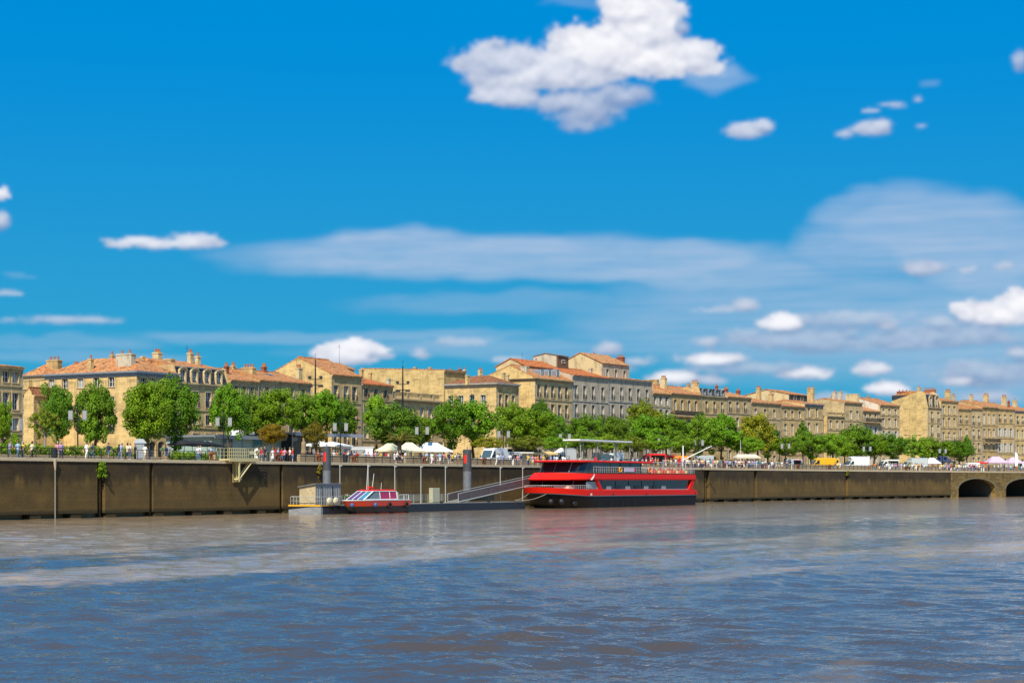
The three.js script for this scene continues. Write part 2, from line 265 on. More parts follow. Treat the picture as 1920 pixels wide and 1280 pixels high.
// --- the quay wall: concrete panels with open joints, coping stones, feet standing in the river
const wallTex = texture(2048, 512, (u, v) => {
  const st = fbm(u * 24, v * 3, 5, 24), drip = fbm(u * 120, v * 1.6, 4, 120), fine = fbm(u * 200, v * 50, 3, 50), brd = fbm(u * 6, v * 22, 3, 6);
  const edge = .64 + .22 * (fbm(u * 30, 3.5, 4, 30) - .5) + .16 * (drip - .5) + .2 * (st - .5);
  const algae = sstep(edge - .13, edge + .10, v) * (.62 + .38 * sstep(.35, .6, st));           // black lichen running down from the coping
  const weed = (1 - sstep(.10, .16 + .08 * (st - .5), v)) * .8;                               // tide weed
  const cream = sstep(.66, .74, drip) * sstep(.42, .6, st) * .10 * (1 - v);
  let c = [.62, .51, .31].map((q, i) => q * (.80 + .28 * (st - .3)) * (.90 + .2 * fine) * (.93 + .14 * brd) + cream * [.18, .17, .13][i]);
  c = c.map((q, i) => mixn(q, [.245, .205, .145][i] * (.8 + .5 * fine), algae * .86));
  return c.map((q, i) => mixn(q, [.19, .185, .12][i] * (.7 + .6 * fine), weed * .75));
});
wallTex.wrapT = THREE.ClampToEdgeWrapping;
const oldTex = texture(1024, 512, (u, v) => {
  const row = Math.floor(v * 14), fy = v * 14 - row, bx_ = ((u + hash2(row, 2)) % 1) * 20, bi = Math.floor(bx_), fx = bx_ - bi, st = fbm(u * 12, v * 6, 5, 12), fine = fbm(u * 90, v * 50, 3, 10), j = fx < .04 || fy < .07 ? .72 : 1;
  const moss = sstep(.50, .68, st) * sstep(.45, .8, v + .25 * (fine - .5));
  return [.66, .55, .33].map((q, i) => mixn(q * j * (.72 + .3 * hash2(bi, row)) * (.8 + .3 * st), [.33, .31, .14][i], moss * .7));
});
oldTex.wrapT = THREE.ClampToEdgeWrapping;
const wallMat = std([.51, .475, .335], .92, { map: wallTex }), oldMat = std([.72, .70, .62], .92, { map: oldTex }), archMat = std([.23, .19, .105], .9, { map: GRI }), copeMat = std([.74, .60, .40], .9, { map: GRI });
function planUV(g, s0, len) { g = plain(g); const p = g.attributes.position, uv = new Float32Array(p.count * 2); for (let i = 0; i < p.count; i++) { uv[i * 2] = (p.getX(i) + s0) / len; uv[i * 2 + 1] = clamp(p.getY(i) / 6.4, .002, .998); } g.setAttribute('uv', new THREE.BufferAttribute(uv, 2)); return g; }
function frameOn(s0, s1, t = 0) { const a = at(s0, t), b = at(s1, t), dx = b.x - a.x, dd = b.d - a.d, len = Math.hypot(dx, dd); return { a, len, turn: Math.atan2(dd, dx), ux: dx / len, ud: dd / len }; }
function onQuay(parent, f) { const g = new THREE.Group(); g.position.set(f.a.x, 0, -f.a.d); g.rotation.y = f.turn; return g; }
const sOf = (px, t = 0) => locate(px, t).s;
const arches = thing('quay_wall', 'old stone quay wall pierced by two dark arches at the water', 'wall');
const wall = thing('quay_wall', 'long stained concrete quay wall with open joints and dark slots at the waterline', 'wall');
const place = (m, f) => { m.position.set(f.a.x, 0, -f.a.d); m.rotation.y = f.turn; return m; };
{
  const joints = [-80, sOf(189), sOf(283), sOf(527), sOf(741), sOf(1062), sOf(1326), sOf(1417), sOf(1588), sOf(1784)];
  for (let i = 0; i + 1 < joints.length; i++) {
    const gaps = [.3, .6, .32, .35, .32, .4, 1.2, .75, .75, .1], s0 = joints[i] + gaps[i], s1 = joints[i + 1] - gaps[i + 1], parts = Math.max(1, Math.round((s1 - s0) / 26));
    for (let k = 0; k < parts; k++) { const f = frameOn(mixn(s0, s1, k / parts), mixn(s0, s1, (k + 1) / parts)); place(mesh('wall_panel', planUV(bx(0, f.len, .52, 6.08, -1, 0), s0 + k * 26, 40), wallMat, wall), f); }
    if (i) { const f = frameOn(joints[i], joints[i] + 1); place(mesh('joint_post', planUV(bx(.04, .3, 0, 6.0, -.9, -.35), i * 3, 40), wallMat, wall), f); }
    // feet: short piers with open slots between them
    for (let s = s0 + .3; s < s1 - 1; s += 5.2 + 1.6 * hash2(Math.round(s), 3)) { const f = frameOn(s, s + 1.5); place(mesh('pier_foot', planUV(bx(0, 1.5, -1.5, .52, -1.2, -.06), s, 40), wallMat, wall), f); }
  }
  for (let s = joints[0]; s < joints.at(-1); s += 12) { const f = frameOn(s, Math.min(s + 12, joints.at(-1))); place(mesh('backing', bx(0, f.len, -1.5, 6.05, -2.2, -1.3), M.blockwall, wall), f); }
  for (let s = joints[0]; s < sOf(1784); s += 2.4) { const f = frameOn(s, s + 2.385); place(mesh('coping_stone', boxUV(bx(0, f.len, 6.08, QUAY + .01 + .012 * hash2(Math.round(s), 1), -.9, .1)), copeMat, wall), f); }
  // the stretch with arches
  const f = frameOn(sOf(1784), 400), X = (px) => { const k = (px - HX) / F; return (k * f.a.d - f.a.x) / (f.ux - k * f.ud); };
  const holes = []; for (const [l, r] of [[1798, 1867], [1887, 1958], [1978, 2050]]) { const a = X(l), b = X(r), m = (a + b) / 2, w = (b - a) / 2, h = [[a, -1.4], [b, -1.4]]; for (let k = 0; k <= 20; k++) { const q = Math.PI * k / 20; h.push([m + w * Math.cos(q), 2.0 + 2.55 * Math.sin(q)]); } holes.push(h); }
  const g = extr([[0, -1.5], [f.len, -1.5], [f.len, 6.08], [0, 6.08]], 1.2, holes).translate(0, 0, -1.2);
  place(mesh('wall_face', planUV(g, 0, 18), oldMat, arches), f);
  for (const h of holes) { const ring = []; for (let k = 0; k <= 20; k++) { const [x, y] = h[2 + k], m = (h[0][0] + h[1][0]) / 2, w = (h[1][0] - h[0][0]) / 2; ring.push([x, y, m, w]); }
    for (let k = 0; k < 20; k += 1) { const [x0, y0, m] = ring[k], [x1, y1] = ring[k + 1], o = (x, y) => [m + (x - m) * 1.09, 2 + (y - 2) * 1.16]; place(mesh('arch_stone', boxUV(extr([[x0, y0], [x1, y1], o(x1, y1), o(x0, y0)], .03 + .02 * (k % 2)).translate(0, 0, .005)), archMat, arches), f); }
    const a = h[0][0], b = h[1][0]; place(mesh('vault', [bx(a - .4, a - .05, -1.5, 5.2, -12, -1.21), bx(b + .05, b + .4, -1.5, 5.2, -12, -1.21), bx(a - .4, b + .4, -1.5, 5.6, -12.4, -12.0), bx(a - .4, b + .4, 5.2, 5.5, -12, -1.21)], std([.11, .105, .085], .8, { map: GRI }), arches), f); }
  for (let s = sOf(1784) + .01; s < 398; s += 2.4) { const q = frameOn(s, s + 2.385); place(mesh('coping_stone', boxUV(bx(0, q.len, 6.08, QUAY + .015, -.9, .1)), copeMat, arches), q); }
}
// --- leaves: small bent faces spread through clumps
function leafCloud(clumps, per, size, seed, squash = 1) {   // clumps: [x, y, z, r]
  const r = rng(seed), N = clumps.length * per, pos = new Float32Array(N * 18), col = new Float32Array(N * 18), nor = new Float32Array(N * 18), v = new THREE.Vector3(), a = new THREE.Vector3(), b = new THREE.Vector3(), n = new THREE.Vector3();
  let o = 0;
  for (const [cx, cy, cz, cr, tone = 1] of clumps) for (let k = 0; k < per; k++) {
    do v.set(rr(-1, 1, r), rr(-1, 1, r), rr(-1, 1, r)); while (v.lengthSq() > 1 || v.lengthSq() < .04);
    n.copy(v).normalize(); v.multiplyScalar(.55 + .45 / Math.max(.3, v.length())).multiplyScalar(cr); if (v.length() > cr * 1.15) v.setLength(cr * rr(.7, 1.12, r));
    n.x += rr(-.8, .8, r); n.y += rr(-.3, .9, r); n.z += rr(-.8, .8, r); n.normalize();
    a.set(rr(-1, 1, r), rr(-1, 1, r), rr(-1, 1, r)).cross(n).normalize(); b.crossVectors(n, a);
    const s = size * rr(.6, 1.25, r), P = (p, q, w) => [cx + v.x + a.x * p * s + b.x * q * s + n.x * w * s, cy + v.y * squash + a.y * p * s + b.y * q * s + n.y * w * s, cz + v.z + a.z * p * s + b.z * q * s + n.z * w * s];
    const T = P(0, -1, -.1), L = P(-.55, 0, .15), U = P(0, 1, -.15), Rr = P(.55, 0, .15), t = tone * rr(.84, 1.16, r), c = [t * rr(.85, 1.2, r), t, t * rr(.6, 1.3, r)];
    for (const q of [T, Rr, L, L, Rr, U]) { pos.set(q, o); nor.set([n.x, n.y, n.z], o); col.set(c, o); o += 3; }
  }
  const g = new THREE.BufferGeometry(); g.setAttribute('position', new THREE.BufferAttribute(pos, 3)); g.setAttribute('normal', new THREE.BufferAttribute(nor, 3)); g.setAttribute('color', new THREE.BufferAttribute(col, 3)); return g;
}

// ================================================================ houses along the quay
const T0 = 36, winCache = new Map(), SHORT = [];
const cached = (k, f) => { if (!winCache.has(k)) winCache.set(k, f()); return winCache.get(k); };
const q5 = (x) => Math.round(x * 20) / 20;
function windowPart(parent, x, y, w, h, kind, z = 0, turn = 0) {  // origin at the sill's middle, on the wall face
  w = q5(w); h = q5(h);
  const fm = kind.frame ?? M.frame, arched = kind.arch, key = [w, h, arched].join();
  const fg = cached('f' + key, () => { const t = .07, parts = [bx(-w / 2, -w / 2 + t, 0, h, -.3, -.2), bx(w / 2 - t, w / 2, 0, h, -.3, -.2), bx(-w / 2, w / 2, 0, t, -.3, -.2), bx(-w / 2, w / 2, h - t, h, -.3, -.2), bx(-.05, .05, t, h - t, -.295, -.19)]; for (let k = 1; k < Math.max(2, Math.round(h / .75)); k++) { const yy = h * k / Math.max(2, Math.round(h / .75)); parts.push(bx(-w / 2 + t, w / 2 - t, yy - .025, yy + .025, -.293, -.22)); } return merge(parts); });
  const f = mesh('window', fg, fm, parent); f.position.set(x, y, z); f.rotation.y = turn;
  mesh('pane', cached('p' + key, () => bx(-w / 2 + .05, w / 2 - .05, .05, h - .05, -.27, -.255)), kind.glass ?? M.glass, f);
  mesh('sill', cached('s' + w, () => bx(-w / 2 - .12, w / 2 + .12, -.12, .0, -.2, .12)), kind.trim ?? M.trim, f);
  mesh('surround', cached('r' + key, () => { const o = .16; return arched ? merge([extr([[-w / 2 - o, 0], [-w / 2, 0], [-w / 2, h - w * .32], ...arc(w / 2, h, w * .32).reverse(), [w / 2, h - w * .32], [w / 2, 0], [w / 2 + o, 0], [w / 2 + o, h - w * .3], ...arc(w / 2 + o, h + o, w * .35), [-w / 2 - o, h - w * .3]], .07)]) : merge([bx(-w / 2 - o, -w / 2, 0, h, 0, .06), bx(w / 2, w / 2 + o, 0, h, 0, .06), bx(-w / 2 - o, w / 2 + o, h, h + o * 1.4, 0, .08)]); }), kind.trim ?? M.trim, f);
  if (kind.shutter) for (const sx of [-1, 1]) mesh('shutter', cached('h' + key, () => { const ps = [bx(-.24 * w, .24 * w, .02, h - .02, 0, .035)]; for (let k = 1; k < h / .22; k++) ps.push(bx(-.2 * w, .2 * w, k * .22 - .03, k * .22 + .02, .035, .05)); return merge(ps); }), kind.shutter, f).position.set(sx * w * .76, 0, .09);
  if (kind.rail) mesh('balcony_railing', cached('b' + w, () => { const ps = [bx(-w / 2 - .1, w / 2 + .1, .85, .91, .10, .15), bx(-w / 2 - .1, w / 2 + .1, .08, .13, .10, .15)]; for (let k = 0; k <= 8; k++) { const xx = mixn(-w / 2 - .08, w / 2 + .08, k / 8); ps.push(bx(xx - .02, xx + .02, .1, .87, .11, .14)); } return merge(ps); }), M.iron, f);
  return f;
}
function arc(hw, top, rise, n = 8) { const o = []; for (let k = 0; k <= n; k++) { const q = Math.PI * k / n; o.push([hw * Math.cos(q), top - rise + rise * Math.sin(q)]); } return o; }
const rectHole = (x, y, w, h, arched) => arched ? [[x - w / 2, y], [x + w / 2, y], ...arc(w / 2, h, w * .32).map(([a, b]) => [x + a, y + b])] : [[x - w / 2, y], [x + w / 2, y], [x + w / 2, y + h], [x - w / 2, y + h]];
function chimney(parent, x0, x1, z0, z1, yb, yt, mat, pots) {
  const c = mesh('chimney', boxUV(merge([bx(x0, x1, yb, yt - .22, z0, z1), bx(x0 - .07, x1 + .07, yt - .22, yt - .06, z0 - .07, z1 + .07), bx(x0 - .02, x1 + .02, yt - .06, yt, z0 - .02, z1 + .02)])), mat, parent);
  const long = Math.abs(z1 - z0);
  for (let k = 0; k < pots; k++) mesh('chimney_pot', cached('pot', () => merge([new THREE.CylinderGeometry(.13, .17, .5, 8).translate(0, .25, 0), new THREE.CylinderGeometry(.17, .17, .08, 8).translate(0, .5, 0)])), M.pot, c).position.set((x0 + x1) / 2, yt, mixn(z0, z1, (k + .5) / pots));
}
function house(o) {
  const T = o.t ?? T0, a = at(sOf(o.x0, T), T), b = at(sOf(o.x1, T), T), W = Math.hypot(b.x - a.x, b.d - a.d), turn = Math.atan2(b.d - a.d, b.x - a.x), ux = Math.cos(turn), ud = Math.sin(turn), nx = -ud, nd = ux;
  const fx = (px, back = 0) => { const k = (px - HX) / F, X = a.x + nx * back, D = a.d + nd * back; return (k * D - X) / (ux - k * ud); };   // along the front
  const inward = (px) => { const k = (px - HX) / F; return (k * a.d - a.x) / (nx - k * nd); };                                           // along the left side
  const dAt = (x, back = 0) => a.d + ud * x + nd * back, mid = dAt(W / 2), Y = (py, x = W / 2, back = 0) => heightAt(py, dAt(x, back)) - QUAY;
  const D = o.sideTo !== undefined ? inward(o.sideTo) : o.depth ?? 13, H = Y(o.eave, o.eaveAtCorner ? 0 : W / 2), mat = o.mat ?? M.tan, trim = o.trim ?? M.trim;
  const h = thing('house', o.label, o.category ?? 'house', [a.x, QUAY, -a.d], turn, 'stone houses along the quay'); SHORT.push([o.x0, o.x1, o.short]);
  const rise = o.ridge !== undefined ? Math.max(.3, Y(o.ridge, W / 2, D * (o.ridgeAt ?? .5)) - H) : 0, zr = D * (o.ridgeAt ?? .5), roof = o.roof ?? 'gable', E = .012;
  // window rows: measured rows first, then the storeys below them down to the street
  const rows = (o.rows ?? []).map(([t, bt, kind]) => ({ y: Y(bt), h: Y(t) - Y(bt), kind: kind ?? {} }));
  const last = rows.at(-1), step = rows.length > 1 ? rows.at(-2).y - last.y : 4.1;
  if (last && !o.noFill) { let y = last.y - Math.max(3.4, step); while (y > 1.2) { rows.push({ y, h: Math.max(last.h, 2.1), kind: { ...last.kind } }); y -= 4.2; } rows.push({ y: .25, h: Math.min(3, (rows.at(-1).y - .25) * .7), kind: { frame: M.frameBrown, arch: true, ground: true } }); }
  const cols = (o.xs ?? []).map((p) => fx(p)).filter((x) => x > .6 && x < W - .6), gap = cols.length > 1 ? Math.min(...cols.slice(1).map((x, i) => x - cols[i])) : 3, ww = Math.min(o.ww ?? 1.25, gap * .62);
  const holes = [], wins = [];
  for (const r of rows) for (const x of cols) { const w = r.kind.ground ? Math.min(1.9, gap * .75) : r.kind.w ?? ww; if (r.h < .5 || r.y + r.h > H - .15) continue; holes.push(rectHole(x, r.y, q5(w), q5(r.h), r.kind.arch)); wins.push([x, r.y, w, r.h, r.kind]); }
  const body = mesh('front_wall', boxUV(extr([[E, 0], [W - E, 0], [W - E, H], [E, H]], .4, holes).translate(0, 0, -.4)), mat, h);
  const wr = rng(Math.round(o.x0 * 13 + 7));
  for (const [x, y, w, hh, k] of wins) { const g = wr(); windowPart(h, x, y, w, hh, { trim, glass: k.glass ?? (g < .5 ? M.glass : g < .84 ? M.glassBlue : M.curtain), ...k, rail: k.rail && !k.ground, shutter: k.shutter ?? (o.shutters && wr() < o.shutters ? M.shutterWhite : undefined) }); }
  // side and back walls
  const prof = roof === 'gable' ? [[0.4, 0], [D, 0], [D, H], [zr, H + rise], [0.4, H + rise * .4 / zr]] : roof === 'mono' ? [[.4, 0], [D, 0], [D, H + rise], [.4, H + rise * .4 / D]] : [[.4, 0], [D, 0], [D, H], [.4, H]];
  const sideHoles = [], sideWins = [], so = o.side;
  if (so) { const sx = so.xs.map(inward), dS = (k) => a.d + nd * k; for (const [t, bt, kind] of so.rows) for (const k of sx) { const yb = heightAt(bt, dS(sx[0])) - QUAY, yt = heightAt(t, dS(sx[0])) - QUAY, w = q5(so.w ?? 1.15), hh = q5(yt - yb); if (yb < .3 || yt > H - .2) continue; sideHoles.push(rectHole(k, yb, w, hh)); sideWins.push([k, yb, w, hh, kind ?? {}]); } }
  mesh('side_wall', boxUV(alongX(extr(prof, .4, sideHoles)).translate(E, 0, 0)), o.sideMat ?? mat, h);
  for (const [k, yb, w, hh, kind] of sideWins) { const f = windowPart(h, E, yb, w, hh, { trim, glass: pick([M.glass, M.curtain, M.glassBlue], wr), ...kind }, -k, -Math.PI / 2); }
  mesh('side_wall', boxUV(alongX(extr(prof, .4)).translate(W - .4 - E, 0, 0)), mat, h);
  mesh('back_wall', boxUV(bx(.42, W - .42, 0, H - .01, -D + .01, -D + .4)), mat, h);
  // cornice, string courses, rain pipe
  const cw = o.cornice ?? .35, ct = o.corniceMat ?? trim, cz = (y, z, hh) => [bx(E, W - E, y, y + hh, .002, z)];
  const cor = [...cz(H - .62, .1, .3), ...cz(H - .319, cw * .6, .16), ...cz(H - .158, cw, .155)];
  if (so || o.sideCornice) { const ex = (z, y, hh) => bx(-z, -.002, y, y + hh, -D, z); cor.push(ex(.1, H - .62, .3), ex(cw * .6, H - .319, .16), ex(cw, H - .158, .155)); }
  if (cw > .2) { for (let x = .3; x < W - .3; x += .55) cor.push(bx(x, x + .18, H - .5, H - .32, .1, cw * .55)); }
  mesh('cornice', boxUV(merge(cor)), ct, h);
  for (const r of rows) if (!r.kind.ground && r.y > 1 && !o.noBands) { mesh('string_course', boxUV(merge([bx(E, W - E, r.y - .52, r.y - .3, .002, .12)])), trim, h); }
  mesh('rain_pipe', rod([W - .18, .1, .14], [W - .18, H - .4, .14], .06), M.zinc, h);
  mesh('quoins', boxUV(merge([...Array(Math.floor(H / .8))].map((_, k) => bx(E, .45 + .2 * (k % 2), k * .8 + .05, k * .8 + .75, .002, .045)))), trim, h);
  for (const [x0, x1, y, kind] of o.balconies ?? []) { const X0 = fx(x0), X1 = fx(x1), yy = Y(y); mesh('balcony_slab', boxUV(bx(X0, X1, yy - .22, yy, .13, 1.0)), trim, h); const ps = [bx(X0, X1, yy + .95, yy + 1.0, .92, .97), bx(X0, X1, yy + .08, yy + .12, .92, .97)]; for (let x = X0; x <= X1; x += .15) ps.push(bx(x, x + .07, yy, yy + .96, .93, .96)); for (const x of [X0, X1 - .05]) ps.push(bx(x, x + .05, yy + .95, yy + 1, .14, .92), bx(x, x + .05, yy, yy + .95, .2, .23), bx(x, x + .05, yy, yy + .95, .55, .58)); mesh('balcony_railing', merge(ps), M.iron, h); }
  // roof
  const rm = o.roofMat ?? M.tile, ov = .38, th = .16;
  if (roof === 'gable') { const k = rise / zr, k2 = rise / (D - zr); mesh('roof', boxUV(alongX(extr([[-ov, H - k * ov + .03], [zr, H + rise + .03], [D + ov, H - k2 * ov + .03], [D + ov, H - k2 * ov + .03 + th], [zr, H + rise + .05 + th], [-ov, H - k * ov + .03 + th]], W - .06)).translate(.03, 0, 0)), rm, h); mesh('ridge_tiles', alongX(extr([...Array(9)].map((_, i) => [zr + .16 * Math.cos(Math.PI * i / 8), H + rise + th + .02 + .16 * Math.sin(Math.PI * i / 8)]), W - .1)).translate(.05, 0, 0), rm, h); }
  if (roof === 'mono') { const k = rise / D; mesh('roof', boxUV(alongX(extr([[-ov, H - k * ov + .03], [D + ov, H + rise + k * ov + .03], [D + ov, H + rise + k * ov + .03 + th], [-ov, H - k * ov + .03 + th]], W - .06)).translate(.03, 0, 0)), rm, h); }
  if (roof === 'hip') {
    const x0 = -ov, x1 = W + ov, z0 = ov, z1 = -D - ov, run = Math.min(zr, W * .5), yb = H + .02, yr = H + rise, rx0 = Math.min(run, W * .5 - .05), rx1 = W - rx0, zz0 = -zr, pos = [], f = (...q) => { for (let i = 1; i + 1 < q.length; i++) pos.push(...q[0], ...q[i], ...q[i + 1]); };
    let A, B; if (W >= D) { A = [rx0, yr, zz0]; B = [rx1, yr, zz0]; f([x0, yb, z0], [x1, yb, z0], B, A); f([x1, yb, z1], [x0, yb, z1], A, B); f([x0, yb, z1], [x0, yb, z0], A); f([x1, yb, z0], [x1, yb, z1], B); }
    else { A = [W / 2, yr, -W / 2]; B = [W / 2, yr, -D + W / 2]; f([x0, yb, z0], [x1, yb, z0], A); f([x1, yb, z1], [x0, yb, z1], B); f([x0, yb, z1], [x0, yb, z0], A, B); f([x1, yb, z0], [x1, yb, z1], B, A); }
    f([x0, yb, z0], [x0, yb, z1], [x1, yb, z1], [x1, yb, z0]);
    const g = new THREE.BufferGeometry(); g.setAttribute('position', new THREE.Float32BufferAttribute(pos, 3)); g.computeVertexNormals(); mesh('roof', boxUV(g), rm, h);
    mesh('gutter', [bx(x0, x1, H - .02, H + .1, z0 - .02, z0 + .1), bx(x0 - .1, x0, H - .02, H + .1, z1, z0)], M.zinc, h);
  }
  if (roof === 'mansard') {
    const hm = Y(o.mansardTop) - H, z2 = 1.0, top = o.ridge !== undefined ? Y(o.ridge, W / 2, D * .5) - H - hm : .6;
    mesh('mansard', boxUV(alongX(extr([[.15, H], [z2, H + hm], [D, H + hm], [D, H]], W - .5)).translate(.25, 0, 0)), M.slate, h);
    const gy = o.gableTop ? Y(o.gableTop, 0, D * .2) : 0, rake = o.gableTop ? [[0, H], [z2 * .8, H + hm + .1], [D * .2, gy], [D, heightAt(752, a.d + nd * D) - QUAY], [D, H]] : [[0, H], [z2 * .8, H + hm + .25], [D, H + hm + .25], [D, H]];
    for (const x of [E, W - .245]) mesh('party_wall', boxUV(alongX(extr(rake, .23)).translate(x, 0, 0)), x === E ? o.sideMat ?? mat : mat, h);
    mesh('roof', boxUV(alongX(extr([[z2 - .15, H + hm + .01], [D * .5, H + hm + Math.max(.4, top)], [D + .2, H + hm + .01]], W - .5)).translate(.25, 0, 0)), rm, h);
    mesh('gutter', bx(.25, W - .25, H + hm - .08, H + hm + .08, -z2 + .02, -z2 + .2), M.zinc, h);
    for (const px of o.dormers ?? []) { const x = fx(px), w = o.dw ?? 1.05, dh = hm * .9, dm = mesh('dormer', boxUV(merge([extr([[-w / 2 - .26, 0], [w / 2 + .26, 0], [w / 2 + .26, dh * .8], ...arc(w / 2 + .26, dh * 1.02, dh * .22), [-w / 2 - .26, dh * .8]], .3, [[[-w / 2, .12], [w / 2, .12], ...arc(w / 2, dh * .86, w * .3)]]).translate(0, 0, -.42), extr([[-w / 2 - .32, dh * .8], ...arc(w / 2 + .32, dh * 1.08, dh * .25).reverse(), [w / 2 + .32, dh * .8], ...arc(w / 2 + .28, dh * 1.0, dh * .2)], .14).translate(0, 0, -.12)])), o.dormerMat ?? trim, h); dm.position.set(x, H + .05, 0); mesh('dormer_cheeks', [bx(-w / 2 - .2, w / 2 + .2, .02, dh * .86, -1.3, -.43)], M.slate, dm); mesh('pane', bx(-w / 2, w / 2, .12, dh * .86, -.41, -.38), M.glassBlue, dm); mesh('frame', [bx(-.05, .05, .12, dh * .84, -.38, -.3), bx(-w / 2, w / 2, dh * .42, dh * .46, -.38, -.31), bx(-w / 2, -w / 2 + .08, .12, dh * .7, -.38, -.3), bx(w / 2 - .08, w / 2, .12, dh * .7, -.38, -.3)], M.frame, dm); }
  }
  if (roof === 'flat' || roof === 'balustrade') {
    mesh('roof', boxUV(bx(.4, W - .4, H - .3, H - .1, -D + .4, -.4)), M.zinc, h);
    if (roof === 'balustrade') { const ht = Y(o.balTop) - H, ps = [bx(E, W - E, H, H + .14, -.32, .02), bx(E, W - E, H + ht - .14, H + ht, -.34, .04)]; for (let x = .1; x < W - .3; x += 4.2) ps.push(bx(x, x + .5, H + .14, H + ht - .14, -.33, .03)); mesh('balustrade', boxUV(merge(ps)), trim, h); const bl = []; for (let x = .8; x < W - .6; x += .34) bl.push(new THREE.CylinderGeometry(.07, .09, ht - .28, 6).translate(x, H + ht / 2, -.16)); mesh('balusters', bl, trim, h); }
  }
  // attic storey set back on the roof
  if (o.attic) { const q = o.attic, bk = q.back ?? 2, X0 = fx(q.x0, bk), X1 = fx(q.x1, bk), xc = (X0 + X1) / 2, yt = Y(q.eave, xc, bk), yr = Y(q.ridge, xc, bk + 3.5), dp = q.depth ?? 8, c = q.xs.map((p) => fx(p, bk)), y0 = Y(q.rows[1], xc, bk), y1 = Y(q.rows[0], xc, bk), w = q5(Math.min(q.ww ?? 1.1, (X1 - X0) / c.length * .6)), hh = q5(y1 - y0);
    const yb = H - (q.down ?? 0); const at_ = mesh('attic', boxUV(extr([[X0, yb], [X1, yb], [X1, yt], [X0, yt]], .35, c.map((x) => rectHole(x, y0, w, hh))).translate(0, 0, -bk - .35)), q.mat ?? mat, h);
    mesh('attic_side', boxUV(alongX(extr([[bk + .35, yb], [bk + dp, yb], [bk + dp, yt], [bk + dp * .5, yr], [bk + .35, yt + .02]], .35)).translate(X0, 0, 0)), q.sideMat ?? mat, h); mesh('attic_side', boxUV(alongX(extr([[bk + .35, yb], [bk + dp, yb], [bk + dp, yt], [bk + dp * .5, yr], [bk + .35, yt + .02]], .35)).translate(X1 - .35, 0, 0)), mat, h);
    mesh('attic_roof', boxUV(alongX(extr([[bk - .3, yt + .02], [bk + dp * .5, yr + .03], [bk + dp + .3, yt + .02], [bk + dp + .3, yt + .16], [bk + dp * .5, yr + .2], [bk - .3, yt + .16]], X1 - X0 + .3)).translate(X0 - .15, 0, 0)), q.roofMat ?? rm, h);
    for (const x of c) windowPart(h, x, y0, w, hh, { trim, glass: pick([M.glass, M.glassBlue], wr) }, -bk); }
  for (const [x0, x1, yt, back = D * .45, pots = 3, cm] of o.chimneys ?? []) { const X = fx(x0, back), dd = dAt(X, back), p = F / dd, al = p * (ux - (x0 - HX) / F * ud), ac = p * (ud + (x0 - HX) / F * ux) , lx = Math.min(.95, (x1 - x0) / al * .5), lz = Math.max(.55, (x1 - x0 - lx * al) / ac); const XX = fx(x0 + lz * ac, back); chimney(h, XX, XX + lx, -back - lz, -back, H - .4, Y(yt, XX, back), cm ?? mat, pots); }
  for (const [px, yt, yb] of o.roofDormers ?? []) { const bk = 1.2, x = fx(px, bk), y0 = Y(yb, x, bk), y1 = Y(yt, x, bk), w = 1.0, hh = y1 - y0, d = mesh('dormer', boxUV(merge([extr([[-w / 2 - .15, 0], [w / 2 + .15, 0], [w / 2 + .15, hh * .75], ...arc(w / 2 + .15, hh, hh * .25), [-w / 2 - .15, hh * .75]], 2.2, []).translate(0, 0, -2.2)])), M.zinc, h); d.position.set(x, y0, -bk); mesh('pane', bx(-w / 2, w / 2, .15, hh * .75, .002, .03), M.glassBlue, d); mesh('frame', [bx(-.04, .04, .15, hh * .75, .03, .06), bx(-w / 2 - .14, -w / 2, .05, hh * .8, .004, .07), bx(w / 2, w / 2 + .14, .05, hh * .8, .004, .07)], M.frame, d); }
  for (const [x0, x1, yt, yb, back = 4] of o.skylights ?? []) { const X0 = fx(x0, back), X1 = fx(x1, back), k = rise / zr; const s = mesh('skylight', bx(X0, X1, .1, .22, -.6, .6), M.glassBlue, h); s.position.set(0, H + k * back + .05, -back); s.rotation.x = Math.atan(k); }
  for (const [px, back = 5, hh = 2.2] of o.aerials ?? []) { const x = fx(px, back), y = H + (roof === 'gable' ? rise : 1) * .8; mesh('aerial', [rod([x, y, -back], [x, y + hh + .6, -back], .03, .02, 4), rod([x - .5, y + hh, -back], [x + .5, y + hh, -back], .018, .018, 4), rod([x - .35, y + hh + .3, -back], [x + .35, y + hh + .3, -back], .018, .018, 4)], M.iron, h); }
  return h;
}
const K = { rail: true }, A = { arch: true }, AR = { arch: true, rail: true }, B = { glass: M.blind }, SW = { shutter: M.shutterWhite };
